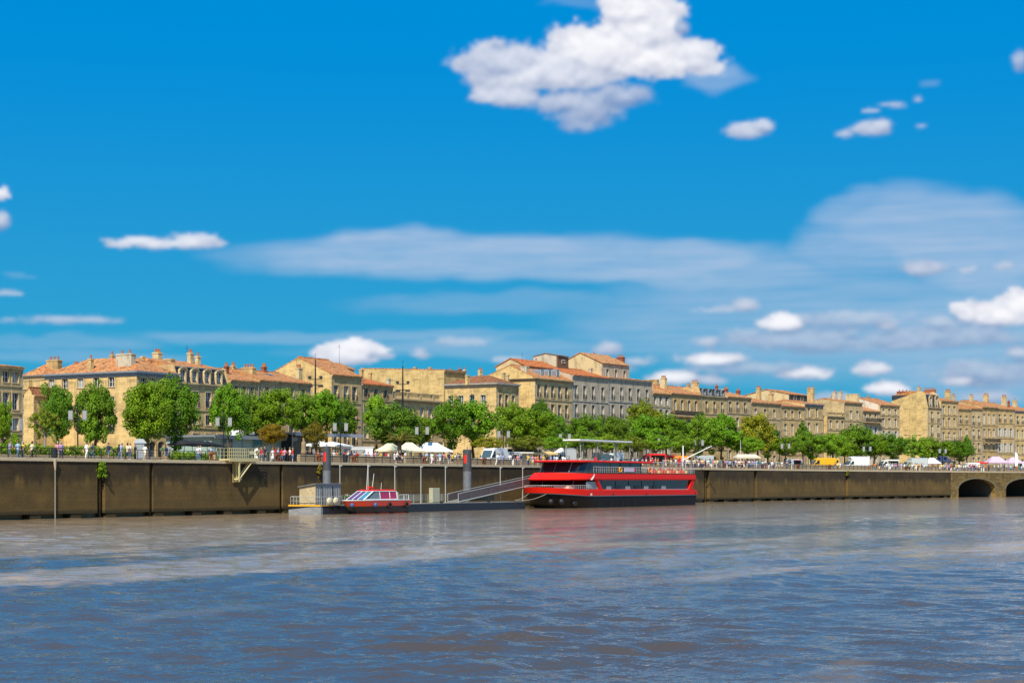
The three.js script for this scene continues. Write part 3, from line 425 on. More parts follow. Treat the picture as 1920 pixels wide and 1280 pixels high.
const HOUSES = [
  { x0: -44, x1: 42, eave: 687, ridge: 679, mat: M.drab, xs: [-28, -9, 10, 28], rows: [[695, 716], [735, 767], [783, 806, SW]], depth: 14, short: 'the drab three-storey corner house', label: 'drab grey-tan stone house at the street gap with tall narrow windows' },
  { x0: 255, x1: 332, sideTo: 84, eave: 696, eaveAtCorner: true, roof: 'hip', ridge: 671, mat: M.honey, corniceMat: M.zinc, cornice: .5, xs: [268, 285, 301, 318], rows: [[710, 726], [742, 764]], side: { xs: [96, 121, 150, 180, 208], rows: [[711, 729], [747, 770], [788, 812]] }, chimneys: [[217, 254, 662, 2.2, 2, M.pale], [164, 175, 672, 9, 1], [86, 116, 674, 22, 3, M.umber], [137, 146, 684, 14, 2], [306, 328, 672, 4, 0, M.drab], [285, 304, 660, 12, 3, M.cream], [262, 272, 668, 10, 0], [205, 213, 665, 12, 1, M.umber]], short: 'the long golden corner house', label: 'long golden corner house with hipped tile roof and broad pale chimney' },
  { x0: 332, x1: 430, eave: 720, roof: 'mansard', mansardTop: 690, ridge: 675, mat: M.tan, xs: [344, 366, 390, 412], rows: [[735, 764, K], [778, 797]], dormers: [344, 366, 390, 412], trim: M.buff, chimneys: [[350, 363, 661, 5, 2, M.cream], [365, 376, 667, 4, 1, M.buff], [419, 429, 686, 3, 2, M.brick]], aerials: [[350, 7, 5]], short: 'the slate mansard house', label: 'tan house with slate mansard, four arched dormers and twin tall chimneys' },
  { x0: 430, x1: 484, eave: 714, ridge: 692, mat: M.umber, xs: [441, 456, 471], rows: [[724, 740], [757, 778]], chimneys: [[452, 480, 688, 3, 4, M.tan], [432, 441, 685, 6, 2]], short: 'the narrow house with the wide chimney', label: 'narrow brown-stone house with wide four-pot chimney beside the slate mansard' },
  { x0: 484, x1: 582, eave: 716, ridge: 697, mat: M.drab, xs: [500, 523, 546, 567], rows: [[727, 742], [760, 782]], chimneys: [[489, 500, 687, 6, 4, M.brick], [553, 567, 689, 3, 3, M.cream]], skylights: [[500, 508]], short: 'the low plain tiled house', label: 'low plain house with long terracotta roof beside the tall yellow gable' },
  { x0: 621, x1: 677, sideTo: 498, eave: 704, ridge: 674, ridgeAt: .5, mat: M.tan, sideMat: M.gold, xs: [629, 648, 664], rows: [[724, 750, K], [768, 792, K]], ww: 1.3, attic: { x0: 603, x1: 664, eave: 691, ridge: 680, rows: [692, 701], xs: [613, 631, 649], back: 3.4, depth: 6, sideMat: M.gold, down: 0 }, chimneys: [[593, 601, 675, 6, 0, M.gold], [673, 680, 692, 2, 0, M.umber]], aerials: [[636, 6, 3]], short: 'the tall yellow gable house', label: 'tall house with broad blank yellow gable and set-back attic windows' },
  { x0: 677, x1: 736, eave: 722, ridge: 707, roof: 'gable', roofMat: M.tileRed, mat: M.umber, xs: [686, 704, 722], rows: [[729, 746, K], [763, 784]], chimneys: [[690, 695, 698, 4, 0, M.umber], [724, 731, 709, 3, 0, M.pale]], short: 'the house with the bright orange roof', label: 'narrow house with bright orange tile roof beside the tall yellow gable' },
  { x0: 832, x1: 872, t: 52, sideTo: 678, eave: 694, eaveAtCorner: true, roof: 'mono', ridge: 690, mat: M.rubble, sideMat: M.rubble, xs: [], chimneys: [[858, 866, 692, 3, 1, M.brick], [840, 848, 694, 5, 1, M.brick], [868, 873, 693, 6, 1, M.white], [775, 779, 688, 12, 0, M.umber], [803, 807, 688, 6, 0, M.umber]], short: 'the long blank rubble wall', category: 'building', label: 'long blank sunlit rubble wall of a warehouse rising behind a balustrade' },
  { x0: 736, x1: 829, eave: 750, roof: 'balustrade', balTop: 737, mat: M.tan, depth: 9, xs: [752, 771, 790, 806], rows: [[764, 784, { glass: M.curtain }], [800, 822]], cornice: .5, short: 'the low balustraded house', label: 'low house topped by a stone balustrade below the blank rubble wall' },
  { x0: 930, x1: 972, sideTo: 834, eave: 718, eaveAtCorner: true, roof: 'hip', ridge: 704, roofMat: M.tileOld, mat: M.honey, trim: M.buff, corniceMat: M.trimPale, cornice: .6, xs: [938, 950, 962], rows: [[740, 766, K], [782, 806]], side: { xs: [845, 864, 885, 906], rows: [[742, 759], [776, 798]] }, chimneys: [[872, 880, 703, 4, 0], [940, 947, 698, 4, 0, M.buff], [948, 953, 702, 3, 0, M.drab]], short: 'the square brown-roofed house', label: 'square corner house with pale thick cornice and dark brown hipped roof' },
  { x0: 1003, x1: 1073, sideTo: 900, eave: 708, eaveAtCorner: true, ridge: 689, ridgeAt: .45, mat: M.buff, sideMat: M.gold, cornice: .5, xs: [1010, 1023, 1036, 1049, 1062], rows: [[723, 746, K], [758, 783, K]], ww: 1.35, sideCornice: true, chimneys: [[976, 992, 686, 2, 0, M.pale], [1002, 1006, 676, 8, 1, M.umber], [896, 905, 694, 13, 2, M.cream]], attic: { x0: 985, x1: 1046, eave: 690, ridge: 676, rows: [691, 696], xs: [1010, 1030], back: 5, depth: 7, roofMat: M.tileRed, down: .2, sideMat: M.cream }, aerials: [[979, 7, 3]], roofDormers: [[1017, 692, 706], [1031, 692, 706], [1046, 692, 706]], short: 'the five-bay buff house', label: 'buff house of five bays with balconets, red attic roof and sunlit end' },
  { x0: 1073, x1: 1141, eave: 706, ridge: 692, roofMat: M.tileRed, mat: M.grey, trim: M.trimPale, xs: [1080, 1096, 1112, 1130], rows: [[724, 749, K], [759, 784, K]], attic: { x0: 1046, x1: 1066, eave: 668, ridge: 664, rows: [676, 680], xs: [1056], back: 6, depth: 6, mat: M.frameBrown, sideMat: M.pale, roofMat: M.zinc, down: .2 }, chimneys: [[1104, 1110, 690, 4, 0, M.grey]], short: 'the grey house beneath the brown tower', label: 'pale grey house of four bays under a boxy brown stair tower' },
  { x0: 1141, x1: 1222, eave: 712, roof: 'gable', ridge: 706, mat: M.grey, trim: M.trimPale, roofMat: M.tileLight, xs: [1149, 1165, 1181, 1197, 1213], rows: [[728, 751, K], [761, 785, K]], attic: { x0: 1129, x1: 1180, eave: 684, ridge: 664, rows: [693, 709], xs: [1139, 1155, 1171], back: 3, depth: 11, mat: M.grey, sideMat: M.cream, roofMat: M.tileLight, down: .3 }, chimneys: [[1156, 1172, 669, 7, 3, M.brick], [1110, 1117, 664, 8, 1, M.brick]], aerials: [[1100, 8, 4]], short: 'the tall grey house with the raised attic', label: 'tall grey house of five bays with raised three-window attic' },
  { x0: 1223, x1: 1257, eave: 738, ridge: 724, mat: M.white, xs: [1228, 1239, 1250], rows: [[743, 759], [768, 786]], roofMat: M.tileLight, chimneys: [[1238, 1251, 708, 3, 3, M.cream], [1213, 1236, 711, 9, 0, M.umber]], short: 'the small white house', label: 'small white rendered house with dark narrow windows and castellated chimney' },
  { x0: 1257, x1: 1315, eave: 739, ridge: 724, mat: M.umber, xs: [1266, 1279, 1292, 1305], rows: [[750, 770, A], [787, 806]], balconies: [[1260, 1312, 779]], chimneys: [[1296, 1311, 716, 3, 3, M.tan], [1287, 1294, 722, 7, 2]], short: 'the house with the long black balcony', label: 'ochre house with four arched windows above one long black balcony' },
  { x0: 1315, x1: 1363, eave: 743, roof: 'mansard', mansardTop: 729, mat: M.tan, xs: [1325, 1340, 1354], rows: [[753, 773, K], [786, 806]], dormers: [1322, 1333, 1346, 1357], dormerMat: M.zinc, chimneys: [[1341, 1345, 723, 5, 1, M.brick], [1357, 1366, 729, 5, 3, M.brick]], short: 'the small blue-slate house', label: 'tan house with low blue-slate mansard and zinc dormers' },
  { x0: 1363, x1: 1408, eave: 745, ridge: 734, mat: M.drab, roofMat: M.tileLight, xs: [1369, 1383, 1397], rows: [[754, 772, K], [783, 800]], chimneys: [[1380, 1389, 732, 5, 2, M.brick]], short: 'the drab three-bay house', label: 'drab stone house of three bays with pale tile roof' },
  { x0: 1408, x1: 1464, eave: 756, ridge: 748, mat: M.drab, xs: [1417, 1435, 1452], rows: [[767, 782], [793, 810]], attic: { x0: 1482, x1: 1515, eave: 741, ridge: 731, rows: [743, 754], xs: [1491, 1504], back: 8, depth: 14, mat: M.slate, sideMat: M.cream, down: .4 }, chimneys: [[1418, 1428, 727, 9, 3, M.tan], [1441, 1451, 738, 3, 2, M.tan]], short: 'the low three-bay house', label: 'low three-bay house in front of a wide cream gable and tall pot chimneys' },
  { x0: 1464, x1: 1509, eave: 762, ridge: 754, mat: M.tan, roofMat: M.tile, xs: [1473, 1486, 1500], rows: [[770, 783], [795, 816]], short: 'the lower tan house', label: 'lower tan house with small upper windows below a slate attic' },
  { x0: 1509, x1: 1544, eave: 758, ridge: 752, mat: M.tan, xs: [1517, 1532], rows: [[765, 782], [793, 811]], corniceMat: M.zinc, cornice: .45, chimneys: [[1514, 1528, 727, 3, 2, M.tan]], short: 'the two-bay house by the sunlit slit', label: 'two-bay house with zinc gutter beside a narrow sunlit alley' },
  { x0: 1551, x1: 1583, sideTo: 1540, eave: 780, roof: 'balustrade', balTop: 773, mat: M.tan, sideMat: M.gold, xs: [1558, 1570, 1580], rows: [[788, 803], [818, 835]], chimneys: [[1561, 1570, 734, 5, 1, M.pale], [1572, 1581, 734, 5, 1, M.pale]], short: 'the balustraded house with twin pale chimneys', label: 'house with roof balustrade and two tall pale chimney stacks' },
  { x0: 1583, x1: 1617, eave: 755, ridge: 749, mat: M.drab, xs: [1596, 1608], rows: [[770, 786], [794, 808]], chimneys: [[1586, 1612, 738, 5, 0, M.cream], [1558, 1566, 742, 10, 2, M.umber]], short: 'the house with the broad cream stack', label: 'two-bay drab house with broad cream wall stack on its roof' },
  { x0: 1617, x1: 1650, eave: 771, ridge: 760, roofMat: M.tileLight, mat: M.buff, xs: [1623, 1632, 1642], rows: [[774, 788, { glass: M.glassBlue }], [800, 815, SW]], balconies: [[1618, 1649, 791]], chimneys: [[1621, 1627, 750, 5, 0, M.umber]], short: 'the house with the loggia', label: 'buff house with glazed loggia row and slim balcony' },
  { x0: 1650, x1: 1687, eave: 760, ridge: 748, mat: M.buff, sideMat: M.white, xs: [1657, 1668, 1680], rows: [[766, 776], [784, 800], [808, 822, SW]], chimneys: [[1626, 1630, 742, 10, 0, M.umber]], short: 'the buff house beside the great gable', label: 'buff three-bay house with small square top windows beside the great gable' },
  { x0: 1740, x1: 1765, sideTo: 1672, eave: 763, eaveAtCorner: true, roof: 'mansard', mansardTop: 740, ridge: 733, mat: M.buff, sideMat: M.gold, xs: [1748, 1760], rows: [[772, 790, K], [797, 818, K]], dormers: [1747, 1758], gableTop: 733, chimneys: [[1720, 1728, 726, 8, 1, M.drab], [1733, 1756, 730, 4, 6, M.pot], [1682, 1705, 733, 16, 3, M.brick]], short: 'the great sunlit gable', label: 'tall narrow-fronted house with great blank sunlit gable and slate mansard' },
  { x0: 1765, x1: 1797, eave: 752, ridge: 745, mat: M.tan, xs: [1770, 1780, 1790], rows: [[761, 776], [783, 800], [810, 828]], balconies: [[1766, 1796, 832]], chimneys: [[1772, 1784, 733, 4, 4, M.tan], [1786, 1791, 741, 5, 2]], short: 'the tall house beside the gable', label: 'tall three-bay house with iron balcony next to the slate-topped gable house' },
  { x0: 1797, x1: 1821, eave: 767, ridge: 758, mat: M.umber, xs: [1802, 1813], rows: [[779, 793, K], [803, 820]], chimneys: [[1798, 1814, 752, 4, 0, M.drab]], short: 'the slim two-bay house', label: 'slim dark two-bay house with a square roof stack' },
  { x0: 1821, x1: 1842, eave: 766, ridge: 757, mat: M.drab, xs: [1826, 1836], rows: [[780, 797, K], [805, 822, K]], chimneys: [[1818, 1826, 742, 5, 2, M.cream], [1844, 1855, 740, 6, 3, M.tan]], short: 'the drab two-bay house', label: 'drab two-bay house with paired balconets and cream chimney' },
  { x0: 1842, x1: 1871, eave: 763, ridge: 752, mat: M.umber, xs: [1846, 1855, 1864], rows: [[776, 795, { glass: M.curtain }], [804, 819]], balconies: [[1843, 1872, 829]], cornice: .55, short: 'the house with pale blinds', label: 'ochre house with heavy cornice, pale blinds and green-black balcony' },
  { x0: 1871, x1: 1903, eave: 767, ridge: 756, mat: M.tan, xs: [1875, 1885, 1896], rows: [[777, 791, K], [803, 819, SW], [831, 848, SW]], chimneys: [[1878, 1889, 743, 4, 3, M.cream], [1890, 1893, 752, 4, 1, M.brick]], short: 'the house with white shutters', label: 'tan house with rows of open white shutters on two floors' },
  { x0: 1903, x1: 1945, eave: 771, ridge: 762, mat: M.honey, corniceMat: M.zinc, xs: [1909, 1918, 1930], rows: [[781, 795, K], [806, 823, { glass: M.glassGreen }], [834, 850, { glass: M.glassGreen }]], chimneys: [[1899, 1908, 750, 5, 1, M.cream]], short: 'the honey house with green windows', label: 'honey-coloured house with zinc gutter and dark green windows' },
  { x0: 1945, x1: 1995, eave: 775, ridge: 768, mat: M.drab, xs: [1955, 1968, 1982], rows: [[786, 800], [808, 824]], short: 'the last house', label: 'drab house beyond the honey-coloured house' },
];
for (const o of HOUSES) house(o);
{ // the great gable gets its raking top above the side wall, and the low range behind the golden corner house
  const low = house({ x0: 83, x1: 150, t: 58, sideTo: 42, eave: 704, eaveAtCorner: true, roof: 'hip', ridge: 684, mat: M.honey, sideMat: M.honey, xs: [], label: 'low tiled range at the back of the golden corner house', short: 'the low range behind', category: 'building', side: { xs: [47, 67], rows: [[715, 729, { glass: M.blind }], [748, 766]] } });
  const annex = house({ x0: 62, x1: 140, t: 50, sideTo: 44, eave: 742, ridge: 731, roofMat: M.tileOld, mat: M.gold, sideMat: M.gold, xs: [], label: 'low ochre annex with old brown roof before the tiled range', short: 'the annex', category: 'building' });
}

// ================================================================ trees, hedges, palm
const behind = (px) => (SHORT.find(([a, b, s]) => px >= a && px < b && s) ?? SHORT.filter((q) => q[2]).sort((p, q) => Math.abs(p[0] - px) - Math.abs(q[0] - px))[0])[2];
function crownGeo(kind, seed) {                             // unit crown: radius 1, from y = -1 to 1
  const r = rng(seed), cl = [];
  const N = { round: 105, oval: 105, flat: 70, cone: 80, sparse: 60 }[kind];
  for (let k = 0; k < N; k++) {
    let x, y, z, q, tries = 0;
    do { x = rr(-1, 1, r); y = rr(-1, 1, r); z = rr(-1, 1, r); q = Math.hypot(x, y, z); } while ((q > 1 || q < .45) && tries++ < 60);
    let s = rr(.15, .27, r);
    if (kind === 'flat') { y = y * .8; const e = .85 + .2 * r(); x *= e; z *= e; }
    if (kind === 'cone') { const w = (1 - (y + 1) / 2) ** .75; x *= w * 1.05 + .04; z *= w * 1.05 + .04; s *= .62 + .3 * w; }
    if (kind === 'round' || kind === 'oval') { if (y < -.5) { x *= .82; z *= .82; } const bump = .74 + .42 * vnoise(x * 2.4 + seed, z * 2.4 + y * 1.9); x *= bump; y *= bump; z *= bump; }
    if (kind === 'sparse') { s *= .8; const b = .75 + .4 * r(); x *= b; z *= b; y *= b; }
    cl.push([x, y, z, s, rr(.8, 1.2, r)]);
  }
  return leafCloud(cl, kind === 'flat' ? 130 : kind === 'sparse' ? 90 : 140, { round: .046, oval: .046, flat: .046, cone: .046, sparse: .05 }[kind], seed + 5);
}
const CROWNS = {}; for (const k of ['round', 'oval', 'flat', 'cone', 'sparse']) CROWNS[k] = [11, 23, 37, 51].map((s, i) => (i < (k === 'round' ? 4 : 2) ? crownGeo(k, s) : null)).filter(Boolean);
function trunkGeo(h, R0, rad, seed, forks = 6) {            // trunk to the crown's middle with limbs reaching into it
  const r = rng(seed), ps = [], base = .022 * h + .1, lean = rr(-.25, .25, r), fork = h * .62;
  let p = [0, 0, 0], rad0 = base * 1.25; for (let k = 1; k <= 5; k++) { const q = [lean * k / 5 + rr(-.06, .06, r), fork * k / 5, rr(-.06, .06, r)], r1 = base * (1.1 - .1 * k); ps.push(rod(p, q, rad0, r1, 8)); p = q; rad0 = r1; }
  for (let k = 0; k < forks; k++) { const a = k / forks * 6.28 + rr(-.4, .4, r), e = [p[0] + Math.cos(a) * rad * .55, fork + (h - fork) * rr(.5, 1.1, r), p[2] + Math.sin(a) * rad * .55], m = [(p[0] + e[0]) / 2, (p[1] + e[1]) / 2 - .15, (p[2] + e[2]) / 2]; ps.push(rod(p, m, rad0 * .75, rad0 * .45, 6), rod(m, e, rad0 * .45, rad0 * .15, 5)); }
  return merge(ps);
}
const KINDS = { round: 'broad dark green tree', oval: 'upright green tree', flat: 'low clipped pale green tree', cone: 'pointed dark green tree', sparse: 'thin olive-green young tree', bronze: 'small bronze-leaved tree', light: 'bright yellow-green tree', willow: 'dense olive drooping tree' };
let tn = 0; const tints = new Map();
function tinted(m, n) { const k = m.uuid + n % 4; if (!tints.has(k)) { const c = m.clone(), q = n % 4; c.color = m.color.clone().multiply(lin(...[[1, 1, 1], [1.22, 1.1, .9], [.82, .9, 1], [1.08, 1.2, 1.1]][q])); tints.set(k, c); } return tints.get(k); }   // trees of one kind differ a little in leaf colour
function tree(px, yTop, yBot, half, t, kind, mat, o = {}) {
  const p = locate(px, t), rad = half / p.ppm, top = heightAt(yTop, p.d) - QUAY, bot = Math.max(1.2, heightAt(yBot, p.d) - QUAY), hy = Math.max(.6, (top - bot) / 2), cy = (top + bot) / 2; tn++;
  const geoKind = { bronze: 'round', light: 'round', willow: 'oval' }[kind] ?? kind, pool = CROWNS[geoKind];
  const g = thing('tree', (o.label ?? KINDS[kind] + ' standing before ' + behind(px)), 'tree', spot(p, QUAY - .02), 0, 'trees on the quay before ' + behind(px));
  mesh('trunk', trunkGeo(cy, 0, rad, tn, o.forks ?? 6), o.bark ?? M.bark, g);
  const c = mesh('crown', pool[tn % pool.length], tinted(mat, tn), g); c.position.y = cy; c.scale.set(rad, hy, Math.min(rad, o.deep ?? 6)); c.rotation.y = tn * 1.7;
  return g;
}
for (const q of [
  [2, 752, 828, 24, 15, 'round', M.leafA], [82, 763, 818, 29, 8, 'sparse', M.leafD, { bark: M.barkPale }], [106, 719, 826, 33, 16, 'oval', M.leafC], [176, 715, 832, 39, 14, 'oval', M.leafA],
  [275, 711, 832, 46, 15, 'round', M.leafA, { label: 'broad dark green tree rising behind the grey kiosk' }], [328, 712, 828, 48, 17, 'round', M.leafA, { label: 'broad dark green tree beside the black terrace parasols' }], [430, 721, 822, 38, 18, 'round', M.leafA, { label: 'broad dark green tree over the edge of the glass pavilion' }], [468, 735, 815, 30, 24, 'round', M.leafC, { label: 'darker tree behind the roof of the glass pavilion' }], [512, 727, 812, 44, 20, 'round', M.leafA], [568, 735, 808, 34, 22, 'oval', M.leafB], [612, 732, 812, 38, 20, 'round', M.leafA, { label: 'broad green tree behind the wide white parasol' }], [648, 745, 815, 26, 26, 'round', M.leafC, { label: 'smaller dark tree against the front of the tall yellow gable house' }],
  [508, 793, 834, 25, 7, 'bronze', M.leafBronze, { bark: M.barkPale }], [590, 793, 834, 23, 7, 'bronze', M.leafBronze, { bark: M.barkPale }],
  [706, 741, 815, 26, 24, 'light', M.leafB], [742, 755, 838, 52, 18, 'willow', M.leafC], [786, 778, 838, 28, 24, 'oval', M.leafA], [845, 750, 832, 40, 15, 'round', M.leafA], [888, 752, 836, 44, 14, 'round', M.leafA],
  [962, 753, 822, 34, 24, 'light', M.leafB], [1000, 764, 832, 46, 18, 'round', M.leafA, { label: 'broad green tree behind the silvery stall caravan' }], [1012, 752, 800, 20, 29, 'round', M.leafC, { label: 'small dark tree close against the five-bay buff house' }], [1040, 778, 835, 26, 22, 'round', M.leafC, { label: 'dark tree behind the low kiosk row' }],
  [1100, 776, 838, 34, 20, 'round', M.leafA], [1148, 778, 840, 34, 20, 'round', M.leafC], [1202, 752, 812, 28, 29, 'light', M.leafD], [1205, 778, 838, 34, 22, 'round', M.leafA, { label: 'broad green tree behind the red van with the raised hatch' }], [1250, 774, 838, 38, 21, 'round', M.leafA, { label: 'broad green tree behind the orange van' }], [1225, 765, 812, 24, 28, 'round', M.leafD], [1312, 779, 846, 30, 20, 'round', M.leafB, { label: 'bright green tree behind the silver-grey van' }], [1352, 777, 850, 40, 18, 'round', M.leafA], [1285, 795, 845, 24, 24, 'round', M.leafC, { label: 'small dark tree behind the white boom post' }],
  [915, 818, 843, 32, 9.5, 'flat', M.leafD], [985, 814, 845, 38, 9.5, 'flat', M.leafD, { label: 'low clipped olive tree spreading behind the silvery stall caravan' }], [1040, 816, 846, 30, 9.5, 'flat', M.leafB, { label: 'low clipped bright green tree over the white box truck' }], [1085, 812, 846, 32, 10, 'flat', M.leafB, { label: 'low clipped tree over the near end of the boarding canopy' }], [1135, 814, 848, 34, 10, 'flat', M.leafB], [1185, 816, 849, 32, 10, 'flat', M.leafD], [1232, 812, 849, 36, 10, 'flat', M.leafB], [1278, 814, 850, 28, 10, 'flat', M.leafB],
  [1420, 775, 850, 36, 18, 'oval', M.leafD], [1440, 800, 852, 26, 22, 'round', M.leafC], [1400, 815, 852, 34, 14, 'flat', M.leafB], [1505, 792, 845, 24, 24, 'cone', M.leafC], [1475, 818, 855, 28, 16, 'round', M.leafA], [1522, 812, 856, 36, 15, 'round', M.leafB], [1562, 812, 856, 28, 16, 'light', M.leafB], [1606, 795, 858, 36, 18, 'oval', M.leafA], [1640, 812, 858, 24, 18, 'round', M.leafA],
  [1675, 815, 858, 32, 15, 'round', M.leafA], [1712, 815, 860, 24, 16, 'sparse', M.leafB], [1738, 818, 860, 28, 15, 'light', M.leafB], [1768, 826, 860, 22, 15, 'round', M.leafA], [1800, 828, 861, 28, 13, 'round', M.leafA], [1814, 815, 856, 14, 17, 'cone', M.leafC], [1585, 822, 856, 22, 14, 'round', M.leafB],
]) tree(...q);
{ // palm
  const p = locate(749, 7.4), g = thing('palm_tree', 'feathery palm tree growing beside the cream market tents', 'tree', spot(p, QUAY - .02)), r = rng(8), h = 3.3;
  const ps = []; for (let k = 0; k < 9; k++) ps.push(rod([0, k * h / 9, 0], [0, (k + 1) * h / 9 + .05, 0], .34 - .01 * k, .40 - .012 * k, 9)); mesh('trunk', ps, M.bark, g);
  const palmLeaf = std([.26, .22, .02], .6, { side: THREE.DoubleSide });
  for (let k = 0; k < 34; k++) {
    const a = k * 2.4, up = rr(.45, 1.45, r), L = rr(2.6, 3.4, r), pos = [], P = (q) => { const el = up - q * q * 1.5; return [q * L * Math.cos(up * .6) * (1 - .12 * q), L * (Math.sin(up) * q * 1.1 - q * q * .55)]; };
    for (let i = 0; i < 16; i++) { const [x0, y0] = P(i / 16), [x1, y1] = P((i + 1) / 16), w = .5 * Math.sin(Math.PI * Math.min(1, (i + 1.5) / 17)) + .03; for (const s of [-1, 1]) pos.push(x0, y0, 0, x0 + .06, y0, 0, x1 + .12, y1 - w * .35, s * w, x0, y0, .025 * s, x1, y1, .025 * s, x1, y1, -.025 * s); }
    const f = new THREE.BufferGeometry(); f.setAttribute('position', new THREE.Float32BufferAttribute(pos, 3)); f.computeVertexNormals(); const m = mesh('frond', f, palmLeaf, g); m.position.y = h; m.rotation.y = a;
  }
}
function hedge(x0, x1, t, h, deep, label, mat = M.leafA, y0 = 0) {
  const f = frameOn(sOf(x0, t), sOf(x1, t), t), g = thing('hedge', label, 'hedge', [f.a.x, QUAY + y0 - .02, -f.a.d], f.turn), r = rng(Math.round(x0) + 900), cl = [];
  for (let x = .2; x < f.len; x += .3) for (let k = 0; k < 10; k++) cl.push([x, rr(.15, h - .15, r), rr(-deep / 2, deep / 2, r), .22, rr(.8, 1.2, r)]);
mesh('foliage', leafCloud(cl, 28, .085, 33 + Math.round(x0)), mat, g); const st = []; for (let x = .2; x < f.len; x += .5) st.push(rod([x, 0, 0], [x + rr(-.1, .1, r), h * .8, rr(-.15, .15, r)], .03, .012, 5)); mesh('stems', st, M.bark, g); return g;
}
hedge(-40, 78, 7.2, 1.75, .9, 'long clipped hedge behind the railing before the drab corner house', M.leafB);
hedge(80, 250, 7.2, 1.6, .9, 'clipped hedge behind the railing where the young pale-trunked tree grows', M.leafB);
hedge(318, 364, 5.0, 1.15, 1.6, 'short bushy hedge beside the black terrace parasols', M.leafB);
hedge(372, 405, 7.0, 1.1, 1.0, 'small hedge between the parasols and the cream platform', M.leafB);
{ const p = locate(26, 9), g = thing('shrub', 'rounded bright green shrub behind the hedge at the street gap', 'shrub', spot(p, QUAY - .02)); const r = rng(5), cl = []; for (let k = 0; k < 40; k++) { const a = rr(0, 6.28, r), q = rr(0, 1, r), y = rr(.2, 2.6, r), w = 1.25 * Math.sin(Math.PI * clamp(y / 3 + .12)); cl.push([Math.cos(a) * q * w, y, Math.sin(a) * q * w, .34, rr(.8, 1.2, r)]); } mesh('foliage', leafCloud(cl, 60, .1, 6), M.leafB, g); mesh('stem', rod([0, 0, 0], [0, 1.2, 0], .09, .05), M.bark, g); }
function wallPlant(px, yT, yB, label, mat, n = 26, wd = .5) { const p = locate(px, -.15), g = thing('wall_plant', label, 'plant', [p.x, 0, -p.d], p.a), r = rng(px), cl = [], a = heightAt(yT, p.d), b = heightAt(yB, p.d); for (let k = 0; k < n; k++) { const q = r(); cl.push([rr(-wd, wd, r) * (.5 + .8 * q), mixn(a, b, q), rr(-.25, .25, r), .22, rr(.8, 1.2, r)]); } mesh('foliage', leafCloud(cl, 30, .1, px), mat, g); mesh('stem', rod([0, b + .2, -.05], [0, a, -.05], .03, .05), M.bark, g); }
wallPlant(190, 866, 893, 'leafy green creeper hanging in the wide open joint of the quay wall', M.leafB, 34, .55);
wallPlant(1590, 882, 892, 'yellow-green tuft in a quay wall joint below the white refrigerated truck', M.leafD, 12, .35);
wallPlant(598, 870, 905, 'rusty brown trailing weed on the quay wall behind the pontoon shed', M.leafBronze, 12, .2);

// ================================================================ railing, low wall, lamps, masts, bollards, bins
function railing(px0, px1, label, t = .55) {
  const s0 = sOf(px0, t), s1 = sOf(px1, t), n = Math.round((s1 - s0) / 1.9), g = thing('quay_railing', label, 'railing', [0, 0, 0], 0, 'railings on the quay edge');
  const post = cached('railpost', () => merge([rbx(-.045, .045, 0, 1.08, -.03, .03, .015, 1), bx(-.1, .1, 0, .03, -.08, .08)]));
  for (let k = 0; k <= n; k++) { const p = at(mixn(s0, s1, k / n), t), m = mesh('post', post, M.steelDark, g); m.position.set(p.x, QUAY + .015, -p.d); m.rotation.y = p.a; }
  for (const [y, r] of [[1.06, .032], [.72, .014], [.42, .014], [.16, .014]]) { const ps = []; for (let k = 0; k < n; k++) { const a = at(mixn(s0, s1, k / n), t), b = at(mixn(s0, s1, (k + 1) / n), t); ps.push(rod([a.x, QUAY + y + .015, -a.d], [b.x, QUAY + y + .015, -b.d], r, r, 5)); } mesh('rail', ps, M.steelDark, g); }
}
railing(-40, 405, 'dark steel railing on the quay edge before the hedges'); railing(466, 1068, 'dark steel railing on the quay edge before the market tents and white van'); railing(1176, 1960, 'dark steel railing running on above the stone arches past the yellow van');
{ // low block wall behind the walkway
  const g = thing('low_wall', 'long low wall of pale stone blocks behind the quay walkway', 'wall'), s0 = sOf(562, 5.6), s1 = sOf(1950, 5.6), blockMats = [M.blockwall, std([.46, .35, .215], .9, { map: GRI }), std([.385, .29, .18], .9, { map: GRI })];
  for (let s = s0, i = 0; s < s1; s += 2.6, i++) { const f = frameOn(s, s + 2.585, 5.6); for (const [k, y0, y1] of [[0, 0, .5], [1, .505, .97]]) { const m = mesh('stone_block', cached('blk' + k, () => boxUV(rbx(0, 2.57, y0, y1, -.4, 0, .025, 1))), blockMats[(i * 7 + k * 3 + (i % 4)) % 3], g); m.position.set(f.a.x, QUAY - .01, -f.a.d); m.rotation.y = f.turn; } const m = mesh('coping', cached('blkc', () => boxUV(rbx(0, 2.575, .975, 1.07, -.46, .06, .02, 1))), M.kerb, g); m.position.set(f.a.x, QUAY - .01, -f.a.d); m.rotation.y = f.turn; }
  const q = thing('low_wall', 'knee-high beige kerb wall before the clipped hedges', 'wall'); for (let s = sOf(-40, 5.4), i = 0; s < sOf(315, 5.4); s += 2.2, i++) { const f = frameOn(s, s + 2.185, 5.4), m = mesh('stone_block', cached('kblk', () => boxUV(rbx(0, 2.17, 0, .42, -.45, 0, .03, 1))), blockMats[i % 3], q); m.position.set(f.a.x, QUAY - .01, -f.a.d); m.rotation.y = f.turn; }
}
